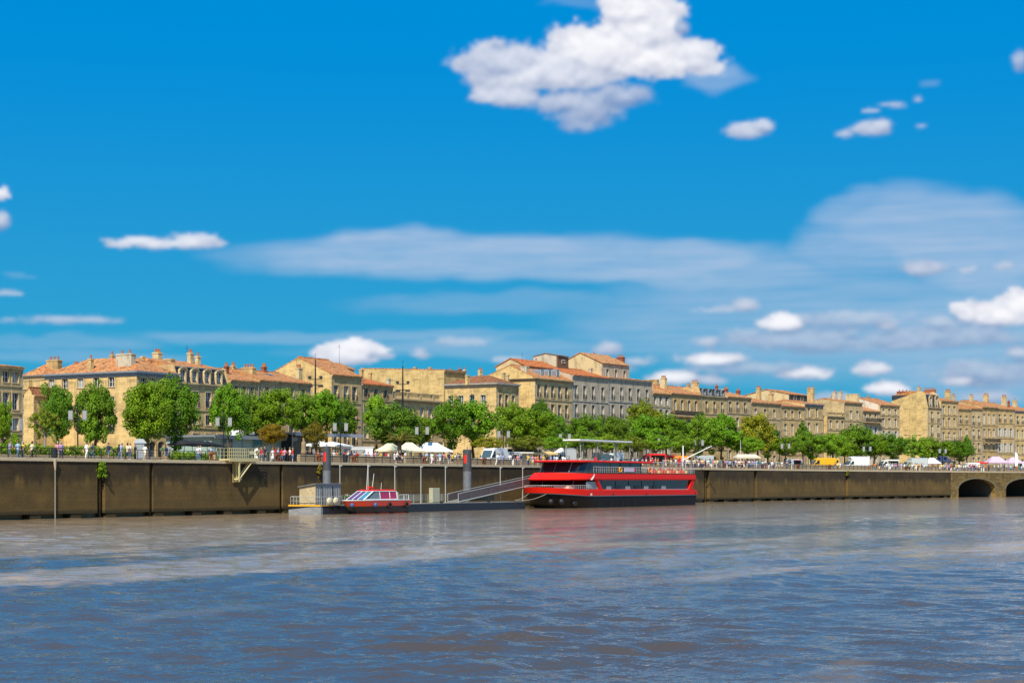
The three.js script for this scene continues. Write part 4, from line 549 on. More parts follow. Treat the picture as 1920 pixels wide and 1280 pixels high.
function twinLamp(px) {
  const p = locate(px, 8.4), g = thing('street_lamp', 'black street lamp with two white box lanterns before ' + behind(px), 'street lamp', spot(p), .12, 'twin-lantern lamps along the quay');
  mesh('pole', [rod([0, 0, 0], [0, 1.2, 0], .12, .1, 10), rod([0, 1.2, 0], [0, 6.6, 0], .085, .06, 10), new THREE.CylinderGeometry(.16, .2, .25, 10).translate(0, .125, 0)], M.iron, g);
  mesh('arm', [rod([-.8, 5.62, 0], [.8, 5.62, 0], .03), rod([-.75, 4.5, 0], [.75, 4.5, 0], .03), rod([0, 6.4, 0], [-.75, 5.62, 0], .018), rod([0, 6.4, 0], [.75, 5.62, 0], .018)], M.iron, g);
  for (const s of [-1, 1]) { const l = mesh('lantern', cached('lant', () => merge([rbx(-.25, .25, .06, .96, -.25, .25, .05)])), M.lampGlass, g); l.position.set(s * .78, 4.55, 0); mesh('lantern_cap', cached('lantc', () => merge([bx(-.27, .27, .97, 1.05, -.27, .27), bx(-.27, .27, -.02, .05, -.27, .27), bx(-.255, .255, .5, .53, -.256, .256), bx(-.255, .255, .3, .32, -.256, .256), bx(-.255, .255, .72, .74, -.256, .256)])), M.frameGrey, l); }
}
for (const px of [145, 419, 638, 791, 944, 1059, 1243, 1310, 1473, 1626, 1768]) twinLamp(px);
function mast(px, yTop, yA, yB, t) {
  const p = locate(px, t), H = heightAt(yTop, p.d) - QUAY, a = heightAt(yA, p.d) - QUAY, b = heightAt(yB, p.d) - QUAY, g = thing('light_mast', 'tall dark mast with floodlights on two crossarms before ' + behind(px), 'light mast', spot(p), -.1);
  mesh('pole', [rod([0, 0, 0], [0, H * .6, 0], .22, .16, 10), rod([0, H * .6, 0], [0, H, 0], .16, .08, 8), rod([0, H, 0], [0, H + .9, 0], .02, .02, 4), rod([-.2, H + .6, 0], [.2, H + .9, 0], .015, .015, 4)], M.iron, g);
  mesh('crossarm', [bx(-1.0, 1.0, a - .05, a + .05, -.05, .05)], M.iron, g); mesh('crossarm', [bx(-1.15, 1.15, b - .06, b + .06, -.08, .08)], M.iron, g);
  for (const x of [-.85, .85]) mesh('floodlight', [rbx(x - .22, x + .22, a + .1, a + .5, -.15, .2, .05), rod([x, a, 0], [x, a + .2, 0], .04)], M.steelDark, g);
  for (const x of [-1.0, -.6, .6, 1.0]) mesh('floodlight', [rbx(x - .17, x + .17, b - .3, b - .02, -.2, .22, .05)], M.steelDark, g);
}
mast(591, 674, 711, 722, 22); mast(755, 686, 720, 731, 22);
function roadLamp(px, yTop, half) { const p = locate(px, 26), H = heightAt(yTop, p.d) - QUAY, w = half / p.ppm, g = thing('road_lamp', 'thin grey road lamp with two drooping arms before ' + behind(px), 'street lamp', spot(p), -.15, 'double-armed road lamps'); mesh('pole', rod([0, 0, 0], [0, H, 0], .13, .07, 8), M.steelDark, g); for (const s of [-1, 1]) { mesh('arm', new THREE.TubeGeometry(new THREE.QuadraticBezierCurve3(new THREE.Vector3(0, H - .9, 0), new THREE.Vector3(s * w * .5, H + .2, 0), new THREE.Vector3(s * w, H - .05, 0)), 8, .05, 5), M.steelDark, g); mesh('lamp_head', rbx(s * w - .4, s * w + .4, H - .22, H - .05, -.14, .14, .05), M.steelDark, g); } }
for (const q of [[1462, 806, 11], [1561, 812, 20], [1712, 815, 13], [1791, 819, 15], [665, 786, 6]]) roadLamp(...q);
const bollards = [[398, 'by the two people in white'], [521, 'below the small bronze-leaved tree'], [598, 'beside the first steel pile'], [664, 'in front of the café terrace'], [796, 'before the white market tent'], [908, 'in front of the white van'], [1152, 'beneath the white canopy'], [1358, 'near the cream-awning stall'], [1431, 'past the cream-awning stall'], [1497, 'before the red and white stall'], [1556, 'below the yellow van'], [1700, 'near the second box truck']];
for (const [px, where] of bollards) { const p = locate(px, 1.0), g = thing('mooring_bollard', 'rusty iron mooring bollard on the quay edge ' + where, 'bollard', spot(p), p.a); mesh('post', new THREE.LatheGeometry([[.0, 0], [.42, 0], [.44, .08], [.30, .14], [.26, .5], [.27, .72], [.36, .8], [.40, .92], [.34, 1.02], [.0, 1.06]].map(([x, y]) => new THREE.Vector2(x, y)), 14), M.rust, g); mesh('horn', [rod([0, .62, 0], [-.62, .74, 0], .14, .17, 8), rod([-.62, .74, 0], [-.7, .78, 0], .19, .12, 8)], M.rust, g); }
for (const [px, where] of [[101, 'by the hedge'], [647, 'by the café terrace']]) { const p = locate(px, 1.3), g = thing('litter_bin', 'dark litter bin at the quay railing ' + where, 'litter bin', spot(p), p.a); mesh('body', [new THREE.CylinderGeometry(.36, .32, .95, 14).translate(0, .55, 0), new THREE.CylinderGeometry(.2, .3, .08, 14).translate(0, .04, 0)], M.steelDark, g); mesh('lid', [new THREE.CylinderGeometry(.3, .38, .1, 14).translate(0, 1.1, 0)], M.iron, g); }
{ const p = locate(101, -.03), g = thing('drain_pipe', 'pale vertical pipe running down the quay wall below the litter bin', 'pipe', [p.x, 0, -p.d], p.a); mesh('pipe', rod([0, -.8, .12], [0, 6.1, .12], .06, .06, 8), M.barkPale, g); mesh('funnel', rod([0, 5.1, .13], [-.05, 6.3, .13], .08, .2, 8), M.kerb, g); }
{ // cream steel platform hanging over the quay edge
  const cream = std([.70, .60, .30], .55, { map: GRI }), f = frameOn(sOf(412, .6), sOf(468, .6), .6), L = f.len, g = thing('access_platform', 'cream-painted steel platform with railings braced over the quay edge', 'platform', [f.a.x, QUAY, -f.a.d], f.turn);
  mesh('deck', [bx(0, L, .05, .22, -.6, 1.5), bx(0, L, -.1, .34, 1.42, 1.52)], cream, g);
  for (const z of [-.55, 1.46]) { const ps = []; for (let x = 0; x <= L + .01; x += L / 8) ps.push(rod([Math.min(x, L), .22, z], [Math.min(x, L), 1.5, z], .03)); for (const y of [.65, 1.08, 1.5]) ps.push(rod([0, y, z], [L, y, z], .03)); mesh('railing', ps, cream, g); }
  mesh('sign_panel', bx(L * .66, L * .82, .8, 1.2, 1.5, 1.53), std([.72, .66, .36], .6), g);
  for (const z of [.95, 1.4]) { mesh('bracket_post', bx(L * .32, L * .32 + .16, -2.5, .05, z - .08, z + .08), cream, g); mesh('brace', [rod([L * .34, -2.2, z], [L * .8, .05, z], .085)], cream, g); }
  mesh('wall_plate', bx(L * .25, L * .5, -2.6, -.1, .72, .78), std([.30, .24, .08], .8), g);
  mesh('tie_beam', [bx(L * .3, L * .42, -2.3, -2.1, .72, 1.4), bx(L * .3, L * .42, -.3, -.1, .72, 1.4)], cream, g);
  mesh('gate_arm', rod([L + .3, .1, .2], [L + 1.6, 1.3, .2], .04), cream, g);
  const b = locate(401, .9), q = thing('electric_cabinet', 'small pale yellow cabinet beside the cream platform', 'cabinet', spot(b), b.a); mesh('body', rbx(-.3, .3, 0, 1.0, -.25, .25, .03), cream, q); mesh('door', rbx(-.25, .25, .08, .92, .245, .27, .01, 1), std([.66, .56, .28], .5), q);
}
// terrace pavilion and cafes
function pavilion(px0, px1, yTop, t, deep, wallM, roofM, label, cols, o = {}) {
  const f = frameOn(sOf(px0, t), sOf(px1, t), t), L = f.len, H = heightAt(yTop, f.a.d) - QUAY, g = thing('cafe_pavilion', label, 'pavilion', [f.a.x, QUAY, -f.a.d], f.turn);
  mesh('roof', [bx(-.5, L + .3, H - .28, H, -deep - .4, 1.0), bx(-.5, L + .3, H - .5, H - .28, .9, 1.0)], roofM, g); mesh('floor', bx(-.2, L, 0, .06, -deep, .6), M.kerb, g);
  for (let k = 0; k < cols; k++) { const x0 = L * k / cols; mesh('post', bx(x0, x0 + .12, .06, H - .28, -.12, 0), M.frameGrey, g); if (!o.open) mesh('glazing', bx(x0 + .12, L * (k + 1) / cols, .06, H - .28, -.1, -.06), k % 3 === 1 ? M.glassGreen : wallM, g); }
  mesh('side_glazing', bx(0, .06, .06, H - .28, -deep, -.13), wallM, g); mesh('back_wall', bx(0, L, .06, H - .28, -deep - .15, -deep), M.frameGrey, g);
  if (o.rooftop) mesh('roof_unit', rbx(L * .5, L * .62, H, H + .9, -deep * .6, -deep * .3, .06), M.whitePaint, g); return g;
}
const pavGlass = phys([.30, .40, .35], .3);
pavilion(396, 545, 815, 22, 8, pavGlass, M.zinc, 'flat-roofed greenish glass pavilion behind the cream platform', 8, { rooftop: true });
pavilion(548, 668, 810, 20, 9, M.glass, std([.42, .45, .52], .6, { map: GRI }), 'open café pavilion with wide grey roof behind the small bronze trees', 6, { open: true });
pavilion(1002, 1060, 838, 24, 6, M.glass, M.kerb, 'low dark kiosk row behind the clipped trees and white caravan', 5, { open: true });
function parasol(px, t, w, y, mat, label, group, poleH) { const p = locate(px, t), g = thing('parasol', label, 'parasol', spot(p), p.a, group); mesh('pole', rod([0, 0, 0], [0, y + .35, 0], .035), M.iron, g); const n = 4, pos = [], top = [0, y + .55, 0]; for (let k = 0; k < n; k++) { const a = [1, 1, -1, -1][k], b = [1, -1, -1, 1][k], c = [1, 1, -1, -1][(k + 1) % 4], d = [1, -1, -1, 1][(k + 1) % 4]; const P = (u, v) => [u * w / 2, y, v * w / 2], mid = [(a + c) * w / 4, y + .04, (b + d) * w / 4]; pos.push(...P(a, b), ...mid, ...top, ...mid, ...P(c, d), ...top); } const m = new THREE.BufferGeometry(); m.setAttribute('position', new THREE.Float32BufferAttribute(pos, 3)); m.computeVertexNormals(); mesh('canopy', m, mat, g); mesh('valance', [bx(-w / 2, w / 2, y - .18, y, w / 2 - .01, w / 2), bx(-w / 2, w / 2, y - .18, y, -w / 2, -w / 2 + .01), bx(-w / 2, -w / 2 + .01, y - .18, y, -w / 2, w / 2), bx(w / 2 - .01, w / 2, y - .18, y, -w / 2, w / 2)], mat, g); mesh('base', new THREE.CylinderGeometry(.3, .35, .1, 12).translate(0, .05, 0), M.iron, g); }
const blackCanvas = std([.014, .014, .018], .85, { side: THREE.DoubleSide });
for (const [px, t] of [[345, 12], [360, 14], [374, 12.5], [388, 15]]) parasol(px, t, 3.0, 2.25, blackCanvas, 'black square parasol over the terrace before the slate mansard house', 'black terrace parasols');
parasol(622, 12, 4.2, 2.6, M.canvas, 'wide white parasol over the café terrace seats', undefined);
parasol(598, 14, 3.2, 2.7, M.canvas, 'smaller white parasol half hidden behind the grey-roofed café', undefined);
{ const p = locate(569, 8), g = thing('stone_statue', 'weathered tan stone figure standing on a pale square plinth', 'statue', spot(p), p.a); mesh('plinth', [boxUV(rbx(-.7, .7, 0, .95, -.6, .6, .04)), boxUV(rbx(-.55, .55, .95, 1.1, -.5, .5, .03))], std([.66, .46, .22], .9, { map: GRI }), g); mesh('figure', boxUV(new THREE.LatheGeometry([[0, 1.1], [.42, 1.1], [.38, 1.5], [.30, 2.1], [.34, 2.5], [.28, 2.8], [.13, 2.95], [.17, 3.15], [.15, 3.35], [0, 3.45]].map(([x, y]) => new THREE.Vector2(x, y)), 12)), std([.36, .27, .15], .95, { map: GRI }), g); }
{ const p = locate(668, 10), g = thing('market_stall', 'white panelled market stall trailer beside the palm', 'stall', spot(p), p.a - .9); mesh('box', rbx(-2.3, 2.3, .5, 2.35, -1, 1, .06), M.whitePaint, g); mesh('roof', rbx(-2.4, 2.4, 2.35, 2.45, -1.1, 1.1, .03), M.whitePaint, g); mesh('hatch', rbx(-1.8, 1.2, 1.2, 2.1, 1.0, 1.03, .01, 1), M.frameGrey, g); for (const x of [-1.4, 1.4]) mesh('wheel', new THREE.CylinderGeometry(.3, .3, .2, 14).rotateX(Math.PI / 2).translate(x, .3, .8), M.rubber, g); mesh('drawbar', bx(-3.2, -2.3, .4, .5, -.06, .06), M.iron, g); mesh('jockey_leg', bx(-3.2, -3.1, 0, .45, -.05, .05), M.iron, g); }
for (const [px, t, lab, mat] of [[262, 3.2, 'grey gabled information kiosk beside the broad tree', M.frameGrey], [481, 6, 'white round-topped sign board beside the pavilion', M.whitePaint]]) { const p = locate(px, t), g = thing(px < 300 ? 'kiosk' : 'sign_board', lab, px < 300 ? 'kiosk' : 'sign', spot(p), .2); if (px < 300) { mesh('body', [boxUV(rbx(-.65, .65, .1, 1.9, -.5, .5, .04))], std([.38, .43, .47], .5, { map: GRI }), g); mesh('roof', extr([[-.75, 1.9], [.75, 1.9], [.35, 2.4], [-.35, 2.4]], 1.2).translate(0, 0, -.6), std([.46, .5, .54], .5), g); mesh('feet', [bx(-.6, -.5, 0, .1, -.45, .45), bx(.5, .6, 0, .1, -.45, .45)], M.iron, g); } else { mesh('board', extr([[-.32, .3], [.32, .3], ...arc(.32, 1.8, .4)], .06), mat, g); mesh('emblem', extr([[-.14, .8], [.14, .8], ...arc(.14, 1.45, .2)], .01).translate(0, 0, .062), M.steelDark, g); mesh('leg', [bx(-.25, -.19, 0, .32, .01, .05), bx(.19, .25, 0, .32, .01, .05)], M.iron, g); } }
{ const f = frameOn(sOf(262, 2.2), sOf(290, 2.2), 2.2), g = thing('crowd_barrier', 'row of pale grey crowd barriers beside the grey kiosk', 'barrier', [f.a.x, QUAY, -f.a.d], f.turn); for (let k = 0; k < 2; k++) { const x0 = k * f.len / 2, x1 = x0 + f.len / 2 - .1, ps = [rod([x0, .15, 0], [x1, .15, 0], .02), rod([x0, 1.05, 0], [x1, 1.05, 0], .02), rod([x0, 0, 0], [x0, 1.05, 0], .02), rod([x1, 0, 0], [x1, 1.05, 0], .02)]; for (let x = x0; x < x1; x += .13) ps.push(rod([x, .15, 0], [x, 1.05, 0], .008, .008, 4)); mesh('barrier_panel', ps, M.zinc, g); } }

// ================================================================ vans, trucks, market tents
const wheelGeo = new THREE.CylinderGeometry(.34, .34, .24, 18).rotateX(Math.PI / 2), rimGeo = merge([new THREE.CylinderGeometry(.2, .2, .26, 14).rotateX(Math.PI / 2), new THREE.CylinderGeometry(.06, .06, .28, 8).rotateX(Math.PI / 2)]);
const archGeo = new THREE.CylinderGeometry(.43, .43, .06, 18).rotateX(Math.PI / 2);
function wheels(g, xs, W) { for (const x of xs) for (const s of [-1, 1]) { const w = mesh('wheel', wheelGeo, M.rubber, g); w.position.set(x, .34, s * (W / 2 - .12)); mesh('rim', rimGeo, M.chrome, w); } }
function van(px, t, yaw, o, label, group) {                  // the front looks along -x
  const p = locate(px, t), L = o.L ?? 5.6, W = 2.0, H = o.H ?? 2.5, g = thing(o.name ?? 'van', label, o.cat ?? 'van', spot(p), p.a - yaw, group), a = -L / 2, b = L / 2, paint = o.paint;
  const prof = [[a, .32], [a - .02, .8], [a + .18, 1.0], [a + .85, 1.2], [a + 1.62, H - .32], [a + 2.0, H - .08], [a + 2.6, H], [b - .08, H - .02], [b, H - .2], [b, .32]];
  mesh('body', extr(prof, W - .16, [], .08).translate(0, 0, -W / 2 + .08), paint, g);
  mesh('arches', [archGeo.clone().translate(a + 1.0, .36, W / 2 - .02), archGeo.clone().translate(b - 1.1, .36, W / 2 - .02), archGeo.clone().translate(a + 1.0, .36, -W / 2 + .02), archGeo.clone().translate(b - 1.1, .36, -W / 2 + .02)], M.black, g);
  wheels(g, [a + 1.0, b - 1.1], W);
  const wx0 = a + .88, wy0 = 1.27, wx1 = a + 1.58, wy1 = H - .38, dx = wx1 - wx0, dy = wy1 - wy0, l = Math.hypot(dx, dy), nx = -dy / l * .1, ny = dx / l * .1;
  mesh('windscreen', extr([[wx0 + nx, wy0 + ny], [wx1 + nx, wy1 + ny], [wx1 + nx * .4, wy1 + ny * .4], [wx0 + nx * .4, wy0 + ny * .4]], W - .3).translate(0, 0, -W / 2 + .15), M.glassBlue, g);
  for (const s of [-1, 1]) { const z = s * (W / 2 + .005); mesh('side_window', extr([[a + 1.15, 1.35], [a + 2.15, 1.35], [a + 2.15, H - .45], [a + 1.72, H - .45]], .02).translate(0, 0, z - .01), M.glass, g); mesh('door_seam', [bx(a + 2.25, a + 2.27, .4, H - .25, z - .005, z + .006), bx(a + 1.0, a + 1.02, .75, 1.3, z - .005, z + .006), bx(a + 3.5, a + 3.52, .4, H - .25, z - .005, z + .006)], M.frameGrey, g); mesh('wing_mirror', rbx(a + 1.0, a + 1.2, 1.3, 1.65, s > 0 ? W / 2 + .02 : -W / 2 - .24, s > 0 ? W / 2 + .24 : -W / 2 - .02, .05), M.black, g); mesh('headlight', rbx(a - .1, a + .2, .78, .98, s * .72 - .2, s * .72 + .2, .05), M.lampGlass, g); mesh('tail_light', rbx(b + .04, b + .1, .8, 1.5, s * .86 - .08, s * .86 + .08, .02), M.redPaint, g); }
  mesh('bumper', [rbx(a - .16, a + .1, .28, .62, -W / 2 + .05, W / 2 - .05, .06), rbx(b - .05, b + .14, .28, .5, -W / 2 + .05, W / 2 - .05, .05)], M.steelDark, g); mesh('grille', rbx(a - .13, a - .06, .64, .8, -.55, .55, .02), M.black, g);
  if (o.openDoors) for (const s of [-1, 1]) { const d = mesh('rear_door', rbx(0, .9, .4, H - .15, -.04, .04, .03), paint, g); d.position.set(b + .06, 0, s * (W / 2 - .02)); d.rotation.y = s * -.35; mesh('door_window', bx(.2, .7, 1.4, H - .4, -.045, .045), M.glass, d); }
  if (o.hatch) { mesh('sales_hatch', bx(a + 2.5, b - .4, 1.15, H - .3, W / 2 - .02, W / 2 + .012), M.black, g); mesh('hatch_flap', rbx(a + 2.4, b - .3, H - .25, H - .19, W / 2, W / 2 + 1.1, .02), o.hatch, g); mesh('counter', rbx(a + 2.5, b - .4, 1.02, 1.1, W / 2, W / 2 + .4, .02), M.whitePaint, g); }
  return g;
}
function boxTruck(px, t, yaw, o, label) {
  const p = locate(px, t), L = o.L ?? 6.4, W = 2.2, Hb = o.H ?? 3.3, Hc = 2.45, g = thing('box_truck', label, 'truck', spot(p), p.a - yaw), a = -L / 2, b = L / 2;
  mesh('cab', extr([[a, .4], [a - .02, .9], [a + .15, 1.1], [a + .75, 1.28], [a + 1.35, Hc - .25], [a + 1.75, Hc], [a + 2.1, Hc], [a + 2.1, .4]], W - .36, [], .08).translate(0, 0, -W / 2 + .18), o.cab ?? M.whitePaint, g);
  mesh('windscreen', extr([[a + .72, 1.38], [a + 1.3, Hc - .26], [a + 1.36, Hc - .29], [a + .8, 1.34]], W - .4).translate(-.06, .05, -W / 2 + .2), M.glassBlue, g);
  for (const s of [-1, 1]) { const z = s * (W / 2 - .09); mesh('side_window', extr([[a + 1.0, 1.4], [a + 1.9, 1.4], [a + 1.9, Hc - .3], [a + 1.5, Hc - .3]], .02).translate(0, 0, z - .01), M.glass, g); mesh('wing_mirror', rbx(a + .85, a + 1.05, 1.35, 1.75, s > 0 ? W / 2 : -W / 2 - .2, s > 0 ? W / 2 + .2 : -W / 2, .05), M.black, g); mesh('headlight', rbx(a - .1, a + .16, .82, 1.04, s * .75 - .2, s * .75 + .2, .05), M.lampGlass, g); }
  mesh('cargo_box', [rbx(a + 2.2, b, .95, Hb, -W / 2, W / 2, .05), bx(a + 2.2, b - .02, .8, .95, -W / 2 + .1, W / 2 - .1)], o.box ?? M.whitePaint, g); mesh('chassis', bx(a + .4, b - .1, .5, .78, -.5, .5), M.black, g);
  mesh('side_rails', [bx(a + 2.25, b - .05, .96, 1.04, W / 2 + .003, W / 2 + .02), bx(a + 2.25, b - .05, Hb - .12, Hb - .05, W / 2 + .003, W / 2 + .02), bx(b - .12, b - .04, 1.0, Hb - .1, W / 2 + .003, W / 2 + .022)], M.zinc, g);
  if (o.fridge) { mesh('cooling_unit', rbx(a + 1.35, a + 2.2, Hc + .12, Hb - .02, -.8, .8, .1), M.whitePaint, g); mesh('cooling_grille', bx(a + 1.32, a + 1.36, Hc + .35, Hb - .28, -.55, .55), M.steelDark, g); mesh('unit_bracket', bx(a + 1.6, a + 2.1, Hc, Hc + .14, -.5, .5), M.steelDark, g); }
  mesh('bumper', rbx(a - .14, a + .1, .32, .7, -W / 2 + .2, W / 2 - .2, .06), M.steelDark, g); wheels(g, [a + .95, b - 1.2], W - .1); return g;
}
function tent(px, t, w, d, eave, peak, mat, label, o = {}) {
  const p = locate(px, t), g = thing('market_tent', label, 'tent', spot(p), p.a - (o.yaw ?? .6), o.group), r = .32 * w, pos = [], N = 8;
  const prof = (q) => eave + (peak - eave) * Math.pow(1 - q, 1.25);                              // canvas sags between ridge and edge
  const ridge = Math.max(0, w - d) / 2 + (o.ridge ?? .3) * d * .5;
  for (let k = 0; k < N; k++) { const q0 = k / N, q1 = (k + 1) / N, R = (q) => { const hx = mixn(ridge * .8, w / 2, q), hz = d / 2 * q, y = prof(q); return [[-hx, y, hz], [hx, y, hz], [hx, y, -hz], [-hx, y, -hz]]; }, A_ = R(q0), B_ = R(q1); for (let i = 0; i < 4; i++) { const j = (i + 1) % 4; pos.push(...B_[i], ...B_[j], ...A_[j], ...B_[i], ...A_[j], ...A_[i]); } }
  const c = new THREE.BufferGeometry(); c.setAttribute('position', new THREE.Float32BufferAttribute(pos, 3)); c.computeVertexNormals(); mesh('canopy', c, mat, g);
  const v = .26; mesh('valance', [bx(-w / 2, w / 2, eave - v, eave, d / 2 - .01, d / 2 + .01), bx(-w / 2, w / 2, eave - v, eave, -d / 2 - .01, -d / 2 + .01), bx(-w / 2 - .01, -w / 2 + .01, eave - v, eave, -d / 2 + .02, d / 2 - .02), bx(w / 2 - .01, w / 2 + .01, eave - v, eave, -d / 2 + .02, d / 2 - .02)], mat, g);
  for (const x of [-1, 1]) for (const z of [-1, 1]) mesh('leg', bx(x * (w / 2 - .06) - .03, x * (w / 2 - .06) + .03, 0, eave - .02, z * (d / 2 - .06) - .03, z * (d / 2 - .06) + .03), M.chrome, g);
  mesh('counter', [bx(-w / 2 + .3, w / 2 - .3, .7, .78, -.3, .5)], o.counter ?? M.whitePaint, g); mesh('counter_skirt', bx(-w / 2 + .32, w / 2 - .32, .02, .7, -.28, .48), o.skirt ?? M.canvas, g);
  if (o.goods) for (let k = 0; k < 5; k++) mesh('produce_crate', rbx(-w / 2 + .4 + k * (w - .8) / 5, -w / 2 + .35 + (k + 1) * (w - .8) / 5 - .1, .785, .98, -.2, .4, .03, 1), [M.rust, M.canvasCream, M.redPaint, M.barkPale, M.blind][k], g); return g;
}
const paint = (c) => phys(c, .35, { clearcoat: .3, clearcoatRoughness: .2 });
const yellow = paint([.80, .43, .006]), orange = paint([.78, .27, .008]), redVan = paint([.66, .016, .01]), silver = paint([.46, .49, .50]), ivory = paint([.66, .65, .57]);
van(924, 8.2, 0, { paint: M.whitePaint, L: 5.9, H: 2.75 }, 'large white panel van parked behind the low wall beside the round trees');
van(1146, 9, .1, { paint: M.whitePaint, L: 5.6, H: 2.6 }, 'white van half hidden behind the white canopy over the river boat');
van(1220, 8.6, .75, { paint: redVan, L: 5.4, H: 2.6, hatch: redVan }, 'red van with raised sales hatch beside the clipped trees');
van(1246, 10.5, .1, { paint: redVan, L: 5.0, H: 2.5 }, 'red van with pale windscreen next to the orange van');
van(1268, 8.8, .85, { paint: orange, L: 4.4, H: 2.35 }, 'orange van parked behind the white post and boom');
van(1313, 8.6, .65, { paint: silver, L: 5.0, H: 2.5 }, 'silver-grey van with rounded front past the white boom');
van(1483, 9.2, .6, { paint: silver, L: 4.6, H: 2.3, hatch: redVan }, 'grey stall van under a raised red hatch before the low houses');
van(1540, 8.8, .62, { paint: yellow, L: 6.0, H: 2.65, openDoors: true }, 'bright yellow van with its rear doors open above the quay wall');
van(1664, 8.8, .6, { paint: ivory, L: 5.4, H: 2.6, hatch: M.whitePaint }, 'ivory food van with open hatch between the two box trucks');
van(1818, 9.5, .6, { paint: M.whitePaint, L: 5.0, H: 2.2 }, 'white van parked before the drab two-bay house near the arches');
van(1916, 8.8, .5, { paint: M.whitePaint, L: 5.2, H: 2.6 }, 'white van beside the lilac market tents');
boxTruck(1606, 8.8, .6, { fridge: true, H: 3.25, L: 6.0 }, 'white box truck with cooling unit above its cab');
boxTruck(1714, 9.6, .6, { L: 6.6, H: 3.25, cab: paint([.40, .44, .38]), box: paint([.52, .56, .55]) }, 'pale grey box truck with greenish cab beside the navy tent');
boxTruck(1052, 11, .1, { L: 6.4, H: 3.3 }, 'white box truck tucked under the clipped trees by the canopy');
{ const p = locate(968, 9), g = thing('caravan', 'low silvery-white stall caravan parked behind the white van', 'caravan', spot(p), p.a - .3); mesh('body', rbx(-2.9, 2.9, .45, 2.2, -1.05, 1.05, .2), silver, g); mesh('roof', rbx(-3, 3, 2.15, 2.3, -1.1, 1.1, .07), M.whitePaint, g); mesh('window', bx(-1.8, -.4, 1.2, 1.85, 1.04, 1.062), M.glass, g); mesh('awning', rbx(-.2, 2.7, 2.05, 2.1, 1.05, 2.2, .02), M.canvasCream, g); for (const x of [-.5, .5]) mesh('wheel', wheelGeo.clone().translate(x, .34, .9), M.rubber, g); mesh('drawbar', [bx(-3.8, -2.9, .42, .5, -.05, .05), bx(-3.75, -3.65, 0, .45, -.05, .05)], M.iron, g); }
tent(731, 10, 3.4, 3.0, 2.1, 3.1, M.canvasCream, 'small cream market tent half behind the palm trunk', { yaw: .3, goods: true });
tent(767, 9.5, 3.6, 3.0, 2.1, 3.3, M.canvasCream, 'cream peaked market tent between the palm and the white tent', { yaw: .3, goods: true });
tent(809, 8.4, 5.2, 4.0, 2.15, 3.35, M.canvas, 'large white peaked market tent beside the cream tents', { yaw: .55, goods: true });
tent(1400, 8.6, 5.2, 3.2, 2.5, 3.1, std([.62, .56, .44], .8, { side: THREE.DoubleSide }), 'stall with wide cream awning amid the crowd', { yaw: .8, goods: true, ridge: .9 });
tent(1748, 8.6, 3.6, 3.2, 2.1, 3.3, M.canvas, 'open white tent with bare frame beside the navy tent', { yaw: .7, goods: true });
tent(1768, 9.6, 4.6, 3.6, 2.5, 3.9, std([.03, .04, .085], .8, { side: THREE.DoubleSide }), 'navy-blue market tent between trucks and trees', { yaw: .7 });
const lilac = std([.60, .42, .56], .8, { side: THREE.DoubleSide });
tent(1868, 8.8, 5.4, 4.4, 2.5, 4.0, lilac, 'lilac-pink market tent with long ridge before the white-shuttered house', { yaw: .7, goods: true, skirt: M.redPaint });
tent(1901, 9.8, 4.4, 4.0, 2.5, 3.9, lilac, 'smaller lilac-pink market tent next to the white van', { yaw: .7, goods: true });
tent(1840, 9.0, 3.0, 2.6, 2.3, 2.6, std([.62, .03, .02], .8, { side: THREE.DoubleSide }), 'low red-topped stall beside the lilac tents', { yaw: .7, goods: true });
tent(1022, 8.2, 3.6, 2.6, 2.2, 2.5, std([.7, .5, .2], .8, { side: THREE.DoubleSide }), 'flat ochre-topped fruit stall beside the box truck under the trees', { yaw: .5, goods: true, ridge: .9 });
